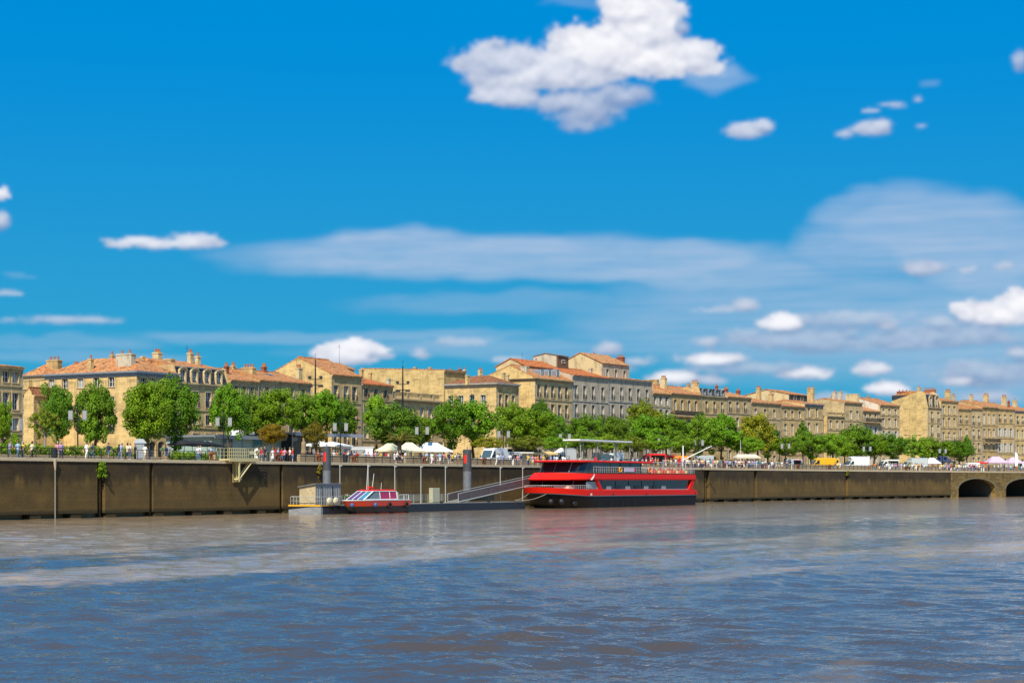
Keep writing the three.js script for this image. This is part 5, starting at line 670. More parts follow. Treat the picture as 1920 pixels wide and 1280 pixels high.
{ // white canopy at the head of the gangway, post and boom
  const f = frameOn(sOf(1076, 3), sOf(1172, 3), 3), L = f.len, g = thing('boarding_canopy', 'white flat canopy on slim posts at the head of the gangway', 'canopy', [f.a.x, QUAY, -f.a.d], f.turn);
  mesh('roof', [rbx(-.4, L + .2, 4.25, 4.5, -1.9, 1.4, .05)], M.whitePaint, g); for (const x of [.3, L * .34, L * .67, L - .3]) for (const z of [-1.6, 1.1]) mesh('post', bx(x - .06, x + .06, 0, 4.26, z - .06, z + .06), M.frameGrey, g);
  mesh('counter', boxUV(rbx(.1, L * .3, 0, 1.3, .5, 1.2, .04)), std([.56, .50, .36], .8, { map: GRI }), g); mesh('screen', bx(L * .5, L * .9, .1, 2.2, -1.65, -1.6), pavGlass, g);
  const p = locate(1281, 1.4), h = thing('boom_post', 'white post with slanting boom and stay wire on the quay edge', 'boom', spot(p), p.a - .9); mesh('post', rod([0, 0, 0], [0, 4.1, 0], .14, .12, 10), M.whitePaint, h); mesh('boom', rod([.1, 1.5, 0], [5.3, 4.0, 0], .1, .07, 8), M.whitePaint, h); mesh('stay', rod([0, 4.0, 0], [5.2, 4.02, 0], .015, .015, 4), M.iron, h); mesh('block', rbx(5.2, 5.45, 3.85, 4.15, -.1, .1, .04), M.frameGrey, h);
  const w = locate(1389, .8), k = thing('white_mast', 'thin white mast on the quay edge amid the crowd', 'mast', spot(w)); mesh('pole', rod([0, 0, 0], [0, 5.6, 0], .06, .03, 6), M.whitePaint, k); mesh('foot', new THREE.CylinderGeometry(.2, .24, .1, 10).translate(0, .05, 0), M.steelDark, k);
  const fl = locate(1904, 7), fg = thing('feather_flag', 'tall white feather flag beside the lilac tents', 'flag', spot(fl), -.2); mesh('pole', rod([0, 0, 0], [0, 5.2, 0], .04, .02), M.steelDark, fg); mesh('cloth', extr([[.03, 1.4], [.75, 1.5], [.8, 4.2], [.5, 5.0], [.03, 5.2]], .012), M.canvas, fg); mesh('base', new THREE.CylinderGeometry(.25, .3, .08, 10).translate(0, .04, 0), M.iron, fg);
}

// ================================================================ pontoon, gangway, piles, boats
const river = (px, t) => locate(px, t);
{
  const f = frameOn(sOf(605, -10), sOf(985, -10), -10), L = f.len, Wd = 4.8, g = thing('pontoon', 'long dark blue-black landing pontoon with galvanised railings', 'pontoon', [f.a.x, 0, -f.a.d], f.turn);
  const navy = std([.020, .024, .036], .5, { map: GRI }), deckM = std([.26, .24, .20], .9, { map: GRI }), galv = std([.50, .50, .46], .45, { metalness: .3 });
  for (let k = 0; k < 4; k++) mesh('float', boxUV(rbx(L * k / 4 + .02, L * (k + 1) / 4 - .02, -.6, 1.0, -Wd, 0, .06)), navy, g);
  mesh('end_ramp', [boxUV(extr([[-Wd, -.5], [0, -.5], [0, .95], [-.9, .92], [-Wd, .55]], .4).applyMatrix4(new THREE.Matrix4().makeRotationY(-Math.PI / 2)).translate(-.02, 0, 0))], std([.30, .32, .35], .6, { map: GRI }), g);
  mesh('rubbing_strip', [bx(-.5, -.42, .95, 1.15, -Wd, 0), bx(-.42, L * .04, 1.0, 1.1, .002, .08)], std([.72, .38, .02], .6), g);
  mesh('deck', boxUV(bx(0, L, 1.0, 1.06, -Wd + .1, -.1)), deckM, g);
  for (const z of [-Wd + .2]) { for (let x = .2; x < L; x += 1.75) mesh('rail_post', bx(x, x + .07, 1.06, 2.15, z, z + .07), galv, g); mesh('handrail', [rod([0, 2.15, z], [L, 2.15, z], .035), rod([0, 1.6, z], [L, 1.6, z], .02), rod([0, 1.3, z], [L, 1.3, z], .02)], galv, g); for (let x = .3; x < L - 2; x += 1.75) mesh('rail_panel', bx(x + .05, x + 1.65, 1.25, 2.05, z + .02, z + .035), std([.30, .27, .20], .7, { map: GRI }), g); }
  const ends = []; for (let z = -Wd + .2; z <= -.2; z += .9) ends.push(rod([-.3, 1.06, z], [-.3, 2.1, z], .03)); ends.push(rod([-.3, 2.1, -Wd + .2], [-.3, 2.1, -.2], .035), rod([-.3, 1.6, -Wd + .2], [-.3, 1.6, -.2], .025)); for (let x = 0; x < L * .09; x += 1.1) ends.push(rod([x, 1.06, -.2], [x, 2.1, -.2], .03)); ends.push(rod([-.3, 2.1, -.2], [L * .085, 2.1, -.2], .035), rod([-.3, 1.6, -.2], [L * .085, 1.6, -.2], .025)); mesh('end_railing', ends, galv, g);
  for (const x of [L * .3, L * .55, L * .8]) mesh('mooring_cleat', [bx(x, x + .5, 1.06, 1.16, -.5, -.35), rod([x - .1, 1.26, -.42], [x + .6, 1.26, -.42], .05), rod([x + .25, 1.1, -.42], [x + .25, 1.26, -.42], .06)], M.iron, g);
  // shed on the pontoon
  const q = river(606, -12.8), s = thing('pontoon_shed', 'corrugated grey shed with sloping roof standing on the pontoon', 'shed', [f.a.x + f.ux * .4 + f.ud * -1.4, 1.06, -(f.a.d + f.ud * .4 - f.ux * -1.4)], f.turn), SL = 5.0, SD = 2.4;
  mesh('end_wall', boxUV(extr([[-SD, 0], [0, 0], [0, 2.55], [-SD, 2.2]], .06).applyMatrix4(new THREE.Matrix4().makeRotationY(-Math.PI / 2)).translate(.06, 0, 0)), std([.60, .48, .29], .8, { map: GRI }), s);
  const cw = new THREE.PlaneGeometry(SL, 2.5, 120, 1); { const p = cw.attributes.position; for (let i = 0; i < p.count; i++) p.setZ(i, .03 * Math.sign(Math.sin(p.getX(i) * 18))); cw.computeVertexNormals(); } cw.translate(SL / 2 + .06, 1.27, -.02);
  mesh('front_wall', [cw, bx(.08, SL + .06, .02, 2.5, -.16, -.1)], std([.38, .38, .38], .5, { metalness: .3, map: GRI, side: THREE.DoubleSide }), s); mesh('back_wall', [bx(.08, SL, .02, 2.2, -SD, -SD + .06), bx(SL, SL + .06, .02, 2.2, -SD, -.1)], M.frameGrey, s);
  mesh('roof', extr([[-.15, 2.68], [SD + .1, 2.3], [SD + .1, 2.38], [-.15, 2.78]], SL + .5).applyMatrix4(new THREE.Matrix4().set(0, 0, 1, 0, 0, 1, 0, 0, -1, 0, 0, 0, 0, 0, 0, 1)).translate(-.25, -.12, 0), M.zinc, s); mesh('painted_shadow_gap', [bx(1.2, 1.35, .1, 2.3, .02, .04), bx(3.4, 3.55, .1, 2.3, .02, .04)], M.black, s);  // raised black strips paint the shadow of gaps in the shed front
  // white bags on the railing
  for (const [x, lab] of [[1.2, 'bulging cream sack hung on the pontoon railing by the shed'], [2.5, 'smaller cream sack hung beside the bulging one on the pontoon railing']]) { const bg = thing('sack', lab, 'sack', [f.a.x + f.ux * x + f.ud * .1, 1.07, -(f.a.d + f.ud * x - f.ux * .1)], f.turn), bag = new THREE.SphereGeometry(.55, 14, 10); bag.scale(.95, .8, .35); { const p = bag.attributes.position; for (let i = 0; i < p.count; i++) { const k = 1 + .14 * (vnoise(p.getX(i) * 5 + x * 9, p.getY(i) * 5 + p.getZ(i) * 3) - .5); p.setXYZ(i, p.getX(i) * k, p.getY(i) * k, p.getZ(i) * k); } bag.computeVertexNormals(); } mesh('bag', bag.translate(0, .53, 0), std([.66, .60, .40], .9), bg); mesh('strap', [rod([-.3, .75, .0], [-.2, 1.05, -.25], .02), rod([.3, .75, 0], [.2, 1.05, -.25], .02)], M.iron, bg); }
  // lamp poles
  for (const [px, where] of [[637, 'nearest the shed'], [690, 'behind the small launch'], [740, 'past the launch cabin'], [789, 'midway along the railing'], [835, 'before the second steel pile'], [938, 'beside the gangway foot'], [980, 'at the bow of the big red boat']]) { const k = (px - HX) / F, z = -Wd + .75, X = f.a.x + f.ud * z, D = f.a.d - f.ux * z, x = (k * D - X) / (f.ux - k * f.ud), lg = thing('pontoon_lamp', 'slim pale lamp pole on the pontoon ' + where, 'lamp pole', [X + f.ux * x, 1.06, -(D + f.ud * x)], f.turn, 'lamp poles on the pontoon'); mesh('pole', rod([0, 0, 0], [0, 4.9, 0], .075, .055, 8), galv, lg); mesh('lamp_head', rbx(-.05, .4, 4.75, 4.93, -.1, .1, .04), galv, lg); mesh('foot', bx(-.15, .15, 0, .04, -.15, .15), galv, lg); }
  // cabinet and life-ring post near the second pile
  const cb = thing('control_cabinet', 'tall beige control cabinet on the pontoon beside the second pile', 'cabinet', [f.a.x + f.ux * L * .62 + f.ud * -3.6, 1.06, -(f.a.d + f.ud * L * .62 + f.ux * 3.6)], f.turn); mesh('body', rbx(-.9, .9, 0, 2.0, -.3, .3, .05), std([.50, .48, .34], .6, { map: GRI }), cb); mesh('door', [rbx(-.85, -.02, .1, 1.9, .3, .325, .01, 1), rbx(.02, .85, .1, 1.9, .3, .325, .01, 1)], std([.46, .44, .31], .6), cb);
  // gangway up to the quay
  const g0 = [L * .70, 1.1, -3.9], topS = at(sOf(1135, -1.0), -1.0), dx = topS.x - f.a.x, dd = topS.d - f.a.d, lx = dx * f.ux + dd * f.ud, lz = -(-dx * f.ud + dd * f.ux), g1 = [lx, QUAY + .05, lz];
  const gw = thing('gangway', 'long sloping gangway with mauve side panels rising from pontoon to quay', 'gangway', [f.a.x, 0, -f.a.d], f.turn), panel = std([.17, .13, .13], .6, { map: GRI });
  const up = (p, h, o) => [p[0], p[1] + h, p[2] + o]; for (const o of [0, 1.7]) { mesh('side_panel', (() => { const a = up(g0, .05, o), b = up(g1, .05, o), c = up(g1, 1.0, o), d = up(g0, 1.0, o), e = .03; return loft([[[a[0], a[1], a[2] - e], [b[0], b[1], b[2] - e], [b[0], b[1], b[2] + e], [a[0], a[1], a[2] + e]], [[d[0], d[1], d[2] - e], [c[0], c[1], c[2] - e], [c[0], c[1], c[2] + e], [d[0], d[1], d[2] + e]]]); })(), panel, gw); mesh('handrail', [rod(up(g0, 1.15, o), up(g1, 1.15, o), .05), rod(up(g0, .1, o), up(g0, 1.15, o), .05), rod(up(g0, .02, o), up(g1, .02, o), .09)], galv, gw); }
  mesh('walkway', (() => { const a = up(g0, 0, .06), b = up(g1, 0, .06), c = up(g1, 0, 1.64), d = up(g0, 0, 1.64); return loft([[a, b, c, d].map((p) => [p[0], p[1] - .12, p[2]]), [a, b, c, d]]); })(), deckM, gw);
  mesh('cross_beam', [bx(g1[0] - .2, g1[0] + .4, g1[1] - .4, g1[1] - .12, g1[2] - .2, g1[2] + 2)], panel, gw);
  // steel piles with red marks
  const pileM = std([.20, .21, .235], .6, { map: GRI }), pileD = std([.075, .08, .09], .6, { map: GRI });
  for (const [px, tt, yT, w, lab] of [[612.5, -3.9, 838, 15.5, 'thick grey steel pile with red mark behind the pontoon shed'], [876, -3.9, 844, 16, 'thick grey steel pile with red mark beside the gangway foot'], [1119, -3.6, 849, 10, 'grey steel pile with red mark rising behind the big red boat']]) {
    const p = locate(px, tt), r = w / p.ppm / 2, H = heightAt(yT, p.d), pg = thing('mooring_pile', lab, 'pile', [p.x, 0, -p.d], 0, 'steel mooring piles'); mesh('shaft', boxUV(new THREE.CylinderGeometry(r, r, H * .64 + 2, 24).translate(0, H * .32 - 1, 0)), pileM, pg); mesh('upper_shaft', boxUV(new THREE.CylinderGeometry(r * 1.005, r * 1.005, H * .36, 24).translate(0, H * .82, 0)), pileD, pg); mesh('cap', [new THREE.CylinderGeometry(r * .85, r * 1.03, .12, 24).translate(0, H + .06, 0), bx(-.05, .05, H + .1, H + .5, -.05, .05)], pileD, pg); mesh('weld_band', new THREE.CylinderGeometry(r * 1.015, r * 1.015, .06, 24).translate(0, H * .64, 0), pileM, pg);
    const ms = new THREE.CylinderGeometry(r * 1.02, r * 1.02, 1.15, 10, 1, true, Math.PI * 1.72, .75).translate(0, H - 1.25, 0); mesh('red_mark', ms, std([.75, .02, .012], .6, { side: THREE.DoubleSide }), pg);
  }
}
// --- outlines of hulls: bow at x = 0, stern at x = L, round towards the bow
function hullRing(L, half, bow, y, x0 = 0, n = 16, pw = 2.2, stern = 1) { const pts = []; for (let k = 0; k <= n; k++) { const q = k / n, x = x0 + bow * (1 - Math.cos(q * Math.PI / 2)), w = half * Math.pow(Math.sin(q * Math.PI / 2), 2 / pw); pts.push([x, y, w]); } pts.push([x0 + (L - x0) * .7, y, half], [L, y, half * stern]); const other = pts.slice(1).map(([x, yy, z]) => [x, yy, -z]).reverse(); return [...pts, ...other]; }
function railAlong(ring, y0, y1, step, from, to) { const ps = [], inR = (p) => p[0] >= from && p[0] <= to; let acc = 0; for (let i = 0; i < ring.length; i++) { const a = ring[i], b = ring[(i + 1) % ring.length]; if (!inR(a) || !inR(b)) continue; const l = Math.hypot(b[0] - a[0], b[2] - a[2]), n = Math.max(1, Math.round(l / step)); ps.push(rod([a[0], y1, a[2]], [b[0], y1, b[2]], .035, .035, 5), rod([a[0], (y0 + y1) / 2, a[2]], [b[0], (y0 + y1) / 2, b[2]], .015, .015, 4)); for (let k = 0; k < n; k++) { const q = k / n, x = mixn(a[0], b[0], q), z = mixn(a[2], b[2], q); ps.push(rod([x, y0, z], [x, y1, z], .025, .025, 4)); } } return merge(ps); }
{
  const HB = 4.6, ss = sOf(1108, -14.4), s1 = sOf(1306, -14.4), f = frameOn(ss - 8.5, s1, -14.4 + HB), L = f.len, g = thing('river_boat', 'big red two-deck river cruise boat with black hull moored at the quay', 'boat', [f.a.x, 0, -f.a.d], f.turn);
  const hullM = phys([.011, .012, .014], .55, { specularIntensity: .5, map: GRI }), red = M.redPaint, glass = phys([.012, .015, .018], .08), clear = phys([.30, .33, .34], .1), rail = std([.62, .62, .60], .4, { metalness: .3 }), tilt = (ring, f_) => ring.map(([x, y, z]) => [x, y + f_(x), z]);
  const sheer = (x) => .55 * Math.max(0, 1 - x / 12) ** 1.6;
  mesh('hull', loft([hullRing(L, HB * .94, 9, -.6, 3.0), hullRing(L, HB * .96, 9, .2, 2.6), hullRing(L, HB, 8.6, 1.2, 1.2), tilt(hullRing(L, HB + .02, 8.5, 1.65, .4), sheer)]), hullM, g);
  mesh('rubbing_rail', loft([tilt(hullRing(L + .05, HB + .1, 8.5, 1.62, .3), sheer), tilt(hullRing(L + .05, HB + .1, 8.5, 1.74, .3), sheer)]), std([.10, .10, .11], .5), g);
  mesh('lower_bulwark', loft([tilt(hullRing(L + .4, HB + .05, 8.5, 1.74, .2), sheer), tilt(hullRing(L + .1, HB + .02, 8.5, 2.55, -.1), sheer)]), red, g);
  // main saloon
  mesh('saloon_glazing', loft([hullRing(L - 1.4, HB - .32, 6.5, 2.5, 5.2, 16, 2.6), hullRing(L - 1.2, HB - .3, 6.5, 4.15, 6.4, 16, 2.6)]), glass, g);
  const side = (x0, x1, y0, y1, sl, m, name) => { for (const s of [-1, 1]) mesh(name, extr([[x0, y0], [x1, y0], [x1 + sl, y1], [x0 + sl, y1]], .3).translate(0, 0, s > 0 ? HB - .3 : -HB), m, g); };
  side(11.6, 12.4, 2.5, 4.15, -1.3, red, 'pillar'); side(L - 3.0, L - 1.7, 2.5, 4.15, 1.2, red, 'pillar'); for (const x of [17, 21.5, 26, 30.5]) if (x < L - 4) for (const s of [-1, 1]) mesh('mullion', bx(x, x + .14, 2.55, 3.95, s * (HB - .3) - .03, s * (HB - .3) + .05), M.steelDark, g);
  for (const s of [-1, 1]) { mesh('window_lower_frame', bx(9, L - 1.8, 2.55, 2.72, s * (HB - .28) - .05, s * (HB - .28) + .06), M.frameGrey, g); mesh('clear_pane', bx(7.6, 11.4, 2.8, 3.9, s * (HB - .29) - .02, s * (HB - .29) + .03), clear, g); }
  for (const z of [-2.6, -.9, .9, 2.6]) mesh('front_mullion', rod([5.35 + Math.abs(z) * .22, 2.6, z], [6.35 + Math.abs(z) * .22, 4.0, z], .06), M.frameGrey, g);
  // upper deck fascia and rail
  mesh('upper_fascia', loft([tilt(hullRing(L - .6, HB + .06, 8.2, 4.15, 2.2), (x) => -.15 * sheer(x)), tilt(hullRing(L - .4, HB + .1, 8.4, 4.3, 1.4), (x) => -.15 * sheer(x)), tilt(hullRing(L - .4, HB + .02, 8.2, 5.05, 2.9), (x) => .5 * sheer(x))]), red, g);
  mesh('upper_deck', loft([hullRing(L - .5, HB - .05, 8, 5.2, 3.2), hullRing(L - .5, HB - .05, 8, 5.23, 3.2)]), std([.40, .36, .30], .8, { map: GRI }), g);
  mesh('upper_railing', railAlong([...hullRing(L - .6, HB - .12, 8, 5.2, 3.3, 16)].flatMap((p, i, a) => { const b = a[(i + 1) % a.length], n = Math.max(1, Math.round(Math.hypot(b[0] - p[0], b[2] - p[2]) / 1.2)); return [...Array(n)].map((_, k) => [mixn(p[0], b[0], k / n), p[1], mixn(p[2], b[2], k / n)]); }), 5.23, 6.1, .6, 9.0, L), rail, g);
  mesh('bow_railing', railAlong(hullRing(L, HB - .1, 8.5, 2.5, .1, 24).map(([x, y, z]) => [x, y, z]), 2.7, 3.35, .55, -1, 9.5), rail, g);
  // wheelhouse and upper saloon
  mesh('wheelhouse_glazing', loft([hullRing(13.5, HB - .75, 4.2, 5.25, 5.3, 14, 3), hullRing(13.5, HB - .7, 4.2, 6.75, 6.4, 14, 3)]), phys([.02, .03, .045], .06), g);
  mesh('upper_saloon', [bx(13.52, 27, 5.25, 6.72, -HB + .9, HB - .9)], phys([.022, .030, .028], .1), g);
  for (const x of [13.5, 16.6, 19.8, 23.2, 26.9]) for (const s of [-1, 1]) mesh('upper_mullion', bx(x, x + .16, 5.23, 6.75, s * (HB - .9) - .04, s * (HB - .9) + .06), x < 17 ? M.frameBrown : M.steelDark, g);
  for (const z of [-2.4, 0, 2.4]) mesh('wheelhouse_mullion', rod([5.4 + Math.abs(z) * .12, 5.3, z], [6.45 + Math.abs(z) * .12, 6.75, z], .06), M.frameGrey, g);
  mesh('roof', loft([hullRing(30.5, HB - .45, 4.6, 6.75, 4.2, 14, 3), hullRing(30.5, HB - .4, 4.6, 6.88, 3.8, 14, 3), hullRing(30.5, HB - .5, 4.6, 7.05, 4.2, 14, 3)]), red, g);
  mesh('awning_frame', [...[30.4, 34.5].flatMap((x) => [-1, 1].map((s) => rod([x, 5.23, s * (HB - .6)], [x, 6.95, s * (HB - .6)], .05))), rod([30.4, 6.95, HB - .6], [L - 3, 6.95, HB - .6], .05), rod([30.4, 6.95, -HB + .6], [L - 3, 6.95, -HB + .6], .05), rod([L - 3, 5.23, HB - .6], [L - 3, 6.95, HB - .6], .05)], rail, g);
  mesh('roof_light', rbx(7.4, 8.6, 7.05, 7.25, 1.6, 2.6, .08), M.lampGlass, g);
  mesh('bow_swoosh', extr([[0, 0], [.25, .12], [.5, .5], [.62, 1.0], [.42, .72], [.15, .42], [-.25, .1]], .03).applyMatrix4(new THREE.Matrix4().makeRotationY(-.36)).translate(8.6, 4.12, HB + .06), M.whitePaint, g);
  mesh('banner', rbx(19.6, 23.4, 5.4, 6.02, HB - .08, HB - .05, .01, 1), std([.62, .52, .66], .7), g); mesh('banner_edge', bx(23.0, 23.4, 5.42, 6.0, HB - .052, HB - .04), M.redPaint, g);
  for (const [x, c] of [[18.2, [.75, .35, .02]], [28.4, [.8, .2, .03]]]) mesh('life_ring', new THREE.TorusGeometry(.34, .1, 8, 18).translate(x, 5.68, HB - .04), std(c, .6), g);
  for (let x = 30.6, k = 0; x < L - 2.2; x += 1.15, k++) mesh('deck_chair', [rbx(x, x + .55, 5.25, 5.7, HB - 1.1, HB - .5, .04, 1), rbx(x, x + .55, 5.65, 6.15, HB - 1.1, HB - 1.0, .03, 1)], k % 3 === 2 ? std([.7, .5, .1], .6) : M.redPaint, g);
  for (const [x, y] of [[15.6, 2.0], [27, 1.95], [L - .6, 1.95]]) mesh('fairlead', new THREE.CylinderGeometry(.16, .16, .14, 12).rotateX(Math.PI / 2).translate(x, y, HB + .04), M.black, g);
  for (const [x, z] of [[3.2, 3.2], [8.2, HB + .12]]) mesh('hull_mark', [bx(x, x + .12, 1.75 + sheer(x), 2.1 + sheer(x), z, z + .03), bx(x + .25, x + .4, 1.75 + sheer(x), 2.1 + sheer(x), z + .02, z + .05)], M.whitePaint, g);
  mesh('anchor_pocket', new THREE.SphereGeometry(.5, 14, 10).scale(1.3, .8, .4).translate(5.2, .7, HB - .9), M.black, g);
  for (const z of [-1.2, 1.2]) mesh('wiper', rod([5.7, 5.6, z], [6.2, 6.5, z + .4], .02), M.black, g);
  mesh('stern_flag_staff', rod([L - 3.4, 5.23, HB - .8], [L - 4.2, 8.0, HB - .8], .03), rail, g);
  const fl = mesh('flag', (() => { const q = new THREE.PlaneGeometry(1.5, 1, 10, 4), p = q.attributes.position; for (let i = 0; i < p.count; i++) p.setZ(i, .12 * Math.sin(p.getX(i) * 5)); q.computeVertexNormals(); return q; })(), std([.72, .03, .04], .8, { side: THREE.DoubleSide }), g); fl.position.set(L - 4.9, 7.2, HB - .8); fl.rotation.z = .5;
  mesh('fender', [[2.0, 3.4], [1.0, 2.2]].map(([x, z]) => new THREE.SphereGeometry(.42, 12, 10).translate(x, 1.0, z - .2)), M.black, g);
  mesh('mooring_rope', [new THREE.TubeGeometry(new THREE.QuadraticBezierCurve3(new THREE.Vector3(1.2, 2.3, 1.5), new THREE.Vector3(-2.5, 1.0, 1.0), new THREE.Vector3(-6, 1.25, .2)), 12, .035, 5), new THREE.TubeGeometry(new THREE.QuadraticBezierCurve3(new THREE.Vector3(1.0, 2.3, -1.5), new THREE.Vector3(-1.5, 1.2, -1.6), new THREE.Vector3(-4, 1.25, -1.2)), 12, .035, 5)], std([.42, .38, .28], .9), g);
  for (let k = 0; k < 7; k++) mesh('saloon_seat', rbx(14 + k * 3.2, 15.6 + k * 3.2, 2.72, 3.25, HB - .27, HB - .24, .01, 1), k % 2 ? M.steelDark : M.frameGrey, g);
  for (const x of [6.2, 9.4]) mesh('deck_light', rbx(x, x + .25, 7.05, 7.35, HB - 1.4, HB - 1.15, .05), M.frameGrey, g);
  mesh('plate_seams', [...Array(7)].map((_, k) => bx(11 + k * 4, 11.03 + k * 4, .1, 1.6, HB - .05, HB + .012)), M.black, g);
  mesh('tender_locker', rbx(4.2, 6.2, 2.45, 3.25, .8, 3.2, .06), std([.60, .52, .36], .7), g);
}
{ // the small launch
  const HB = 1.55, f = frameOn(sOf(668, -13.4), sOf(768, -13.4), -13.4 + HB), L = f.len, g = thing('launch', 'small red water taxi with white-framed cabin lying along the pontoon', 'boat', [f.a.x, 0, -f.a.d], f.turn);
  const red = phys([.62, .05, .02], .4, { clearcoat: .2 }), hull = std([.045, .045, .05], .45, { map: GRI }), white = M.whitePaint;
  mesh('hull', loft([hullRing(L, HB * .7, 4, -.4, 1.9, 12, 1.6), hullRing(L, HB * .9, 4, .35, 1.2, 12, 1.7), hullRing(L, HB, 4.2, .95, .35, 12, 1.8)]), hull, g); mesh('keel_stripe', loft([hullRing(L, HB * .885, 4, .0, 1.45, 12, 1.65), hullRing(L, HB * .905, 4, .10, 1.35, 12, 1.65)]), std([.40, .05, .03], .5), g);
  mesh('gunwale', loft([hullRing(L + .05, HB + .04, 4.2, .95, .3, 12, 1.8), hullRing(L + .1, HB + .08, 4.4, 1.62, -.25, 12, 1.8)]), red, g); mesh('deck', loft([hullRing(L, HB + .1, 4.4, 1.62, -.28, 12, 1.8), hullRing(L, HB + .1, 4.4, 1.7, -.28, 12, 1.8)]), white, g);
  const cab = (y, x0, x1, w) => [[x0, y, -w], [x1, y, -w], [x1, y, w], [x0, y, w]];
  mesh('cabin_glazing', loft([cab(1.72, 1.9, L * .80, HB - .28), cab(2.72, 4.1, L * .78, HB - .4)]), phys([.05, .07, .09], .06), g);
  mesh('roof', [loft([cab(2.72, 3.9, L * .79, HB - .32), cab(2.82, 4.2, L * .785, HB - .4)])], white, g); mesh('roof_panel', loft([cab(2.825, 4.0, L * .785, HB - .34), cab(2.95, 4.5, L * .77, HB - .48)]), M.redPaint, g);
  const tint = { blue: phys([.06, .24, .34], .1), plum: phys([.13, .05, .17], .1), grey: phys([.16, .19, .21], .1), pink: phys([.40, .02, .09], .15) };
  ['blue', 'plum', 'plum'].forEach((c, k) => { const z0 = -1.2 + k * .8 + .06, z1 = z0 + .68, X = (y) => 1.86 + (y - 1.72) * 2.2; mesh('windscreen_pane', loft([[[X(1.8), 1.8, z0], [X(1.8), 1.8, z1], [X(1.8) + .06, 1.78, z1], [X(1.8) + .06, 1.78, z0]], [[X(2.66), 2.66, z0 * .92], [X(2.66), 2.66, z1 * .92], [X(2.66) + .06, 2.64, z1 * .92], [X(2.66) + .06, 2.64, z0 * .92]]]), tint[['plum', 'plum', 'blue'][k]], g); });
  for (const z of [-1.24, -.42, .38, 1.24]) mesh('windscreen_bar', rod([1.86, 1.74, z], [4.0, 2.74, z * .92], .05), white, g);
  for (const s of [-1, 1]) { const zb = s * (HB - .27), zt = s * (HB - .38); mesh('side_quarter_window', loft([[[2.9, 1.8, zb - .02], [5.3, 1.8, zb - .02], [5.3, 1.8, zb + .02], [2.9, 1.8, zb + .02]], [[4.5, 2.62, zt - .02], [5.3, 2.62, zt - .02], [5.3, 2.62, zt + .02], [4.5, 2.62, zt + .02]]]), tint.grey, g);
    for (const [x0, x1] of [[5.5, L * .65], [L * .665, L * .785]]) mesh('side_window', loft([[[x0, 1.8, zb - .02], [x1, 1.8, zb - .02], [x1, 1.8, zb + .02], [x0, 1.8, zb + .02]], [[x0, 2.64, zt - .02], [x1 - .08, 2.64, zt - .02], [x1 - .08, 2.64, zt + .02], [x0, 2.64, zt + .02]]]), tint.pink, g);
    mesh('cabin_frame', [rod([5.4, 1.72, zb], [5.4, 2.75, zt], .05), rod([L * .655, 1.72, zb], [L * .655, 2.75, zt], .05), rod([L * .795, 1.72, zb], [L * .782, 2.75, zt], .05), rod([2.0, 1.74, zb], [4.1, 2.75, zt], .05), rod([2.0, 1.76, zb], [L * .8, 1.76, zb], .045)], white, g); }
  mesh('mast', [rod([5.2, 2.95, .2], [5.6, 4.9, .2], .04, .025), rod([4.6, 2.95, -.2], [4.9, 6.2, -.2], .035, .02), rod([7.4, 2.9, 0], [7.5, 3.8, 0], .03, .02)], white, g); mesh('radar', rbx(4.6, 5.5, 3.1, 3.3, -.3, .3, .08), M.redPaint, g);
  for (const x of [.3, 3.6]) mesh('fender', new THREE.SphereGeometry(.23, 12, 10).scale(1, 1.2, 1).translate(x, 1.1, x < 1 ? .7 : HB + .25), std([.03, .12, .32], .5), g); for (const x of [6.9, L - .9]) mesh('tyre_fender', new THREE.TorusGeometry(.3, .12, 8, 14).translate(x, 1.0, HB + .12), M.rubber, g);
  mesh('outboard_box', rbx(L - 1.5, L - .8, 1.7, 2.6, -.4, .4, .06), std([.60, .58, .44], .6), g); mesh('stern_rail', [rod([L * .82, 2.3, HB - .1], [L - .1, 2.3, HB - .1], .03), rod([L * .9, 1.7, HB - .1], [L * .9, 2.3, HB - .1], .03), rod([L - .1, 1.7, HB - .1], [L - .1, 2.3, HB - .1], .03)], white, g);
}
{ // planters and flowers along the pontoon rail by the launch
  for (const [px, where, c] of [[622, 'beside the shed', [.4, .03, .1]], [634, 'a step from the shed', [.3, .05, .2]], [652, 'behind the launch bow', [.55, .55, .5]], [664, 'behind the launch windscreen', [.5, .08, .06]]]) { const p = locate(px, -7.6), g = thing('flower_planter', 'planter of small flowers on the pontoon ' + where, 'planter', [p.x, 1.06, -p.d], p.a), r = rng(px), cl = []; mesh('pot', rbx(-.35, .35, 0, .5, -.25, .25, .04), M.steelDark, g); for (let k = 0; k < 9; k++) cl.push([rr(-.3, .3, r), rr(.6, 1.2, r), rr(-.2, .2, r), .2, rr(.8, 1.2, r)]); mesh('leaves', leafCloud(cl, 14, .08, px), M.leafC, g); mesh('blooms', leafCloud(cl.map(([x, y, z, q]) => [x, y + .08, z, q * 1.05]), 6, .07, px + 1), std(c, .7, { vertexColors: true, side: THREE.DoubleSide }), g); }
}

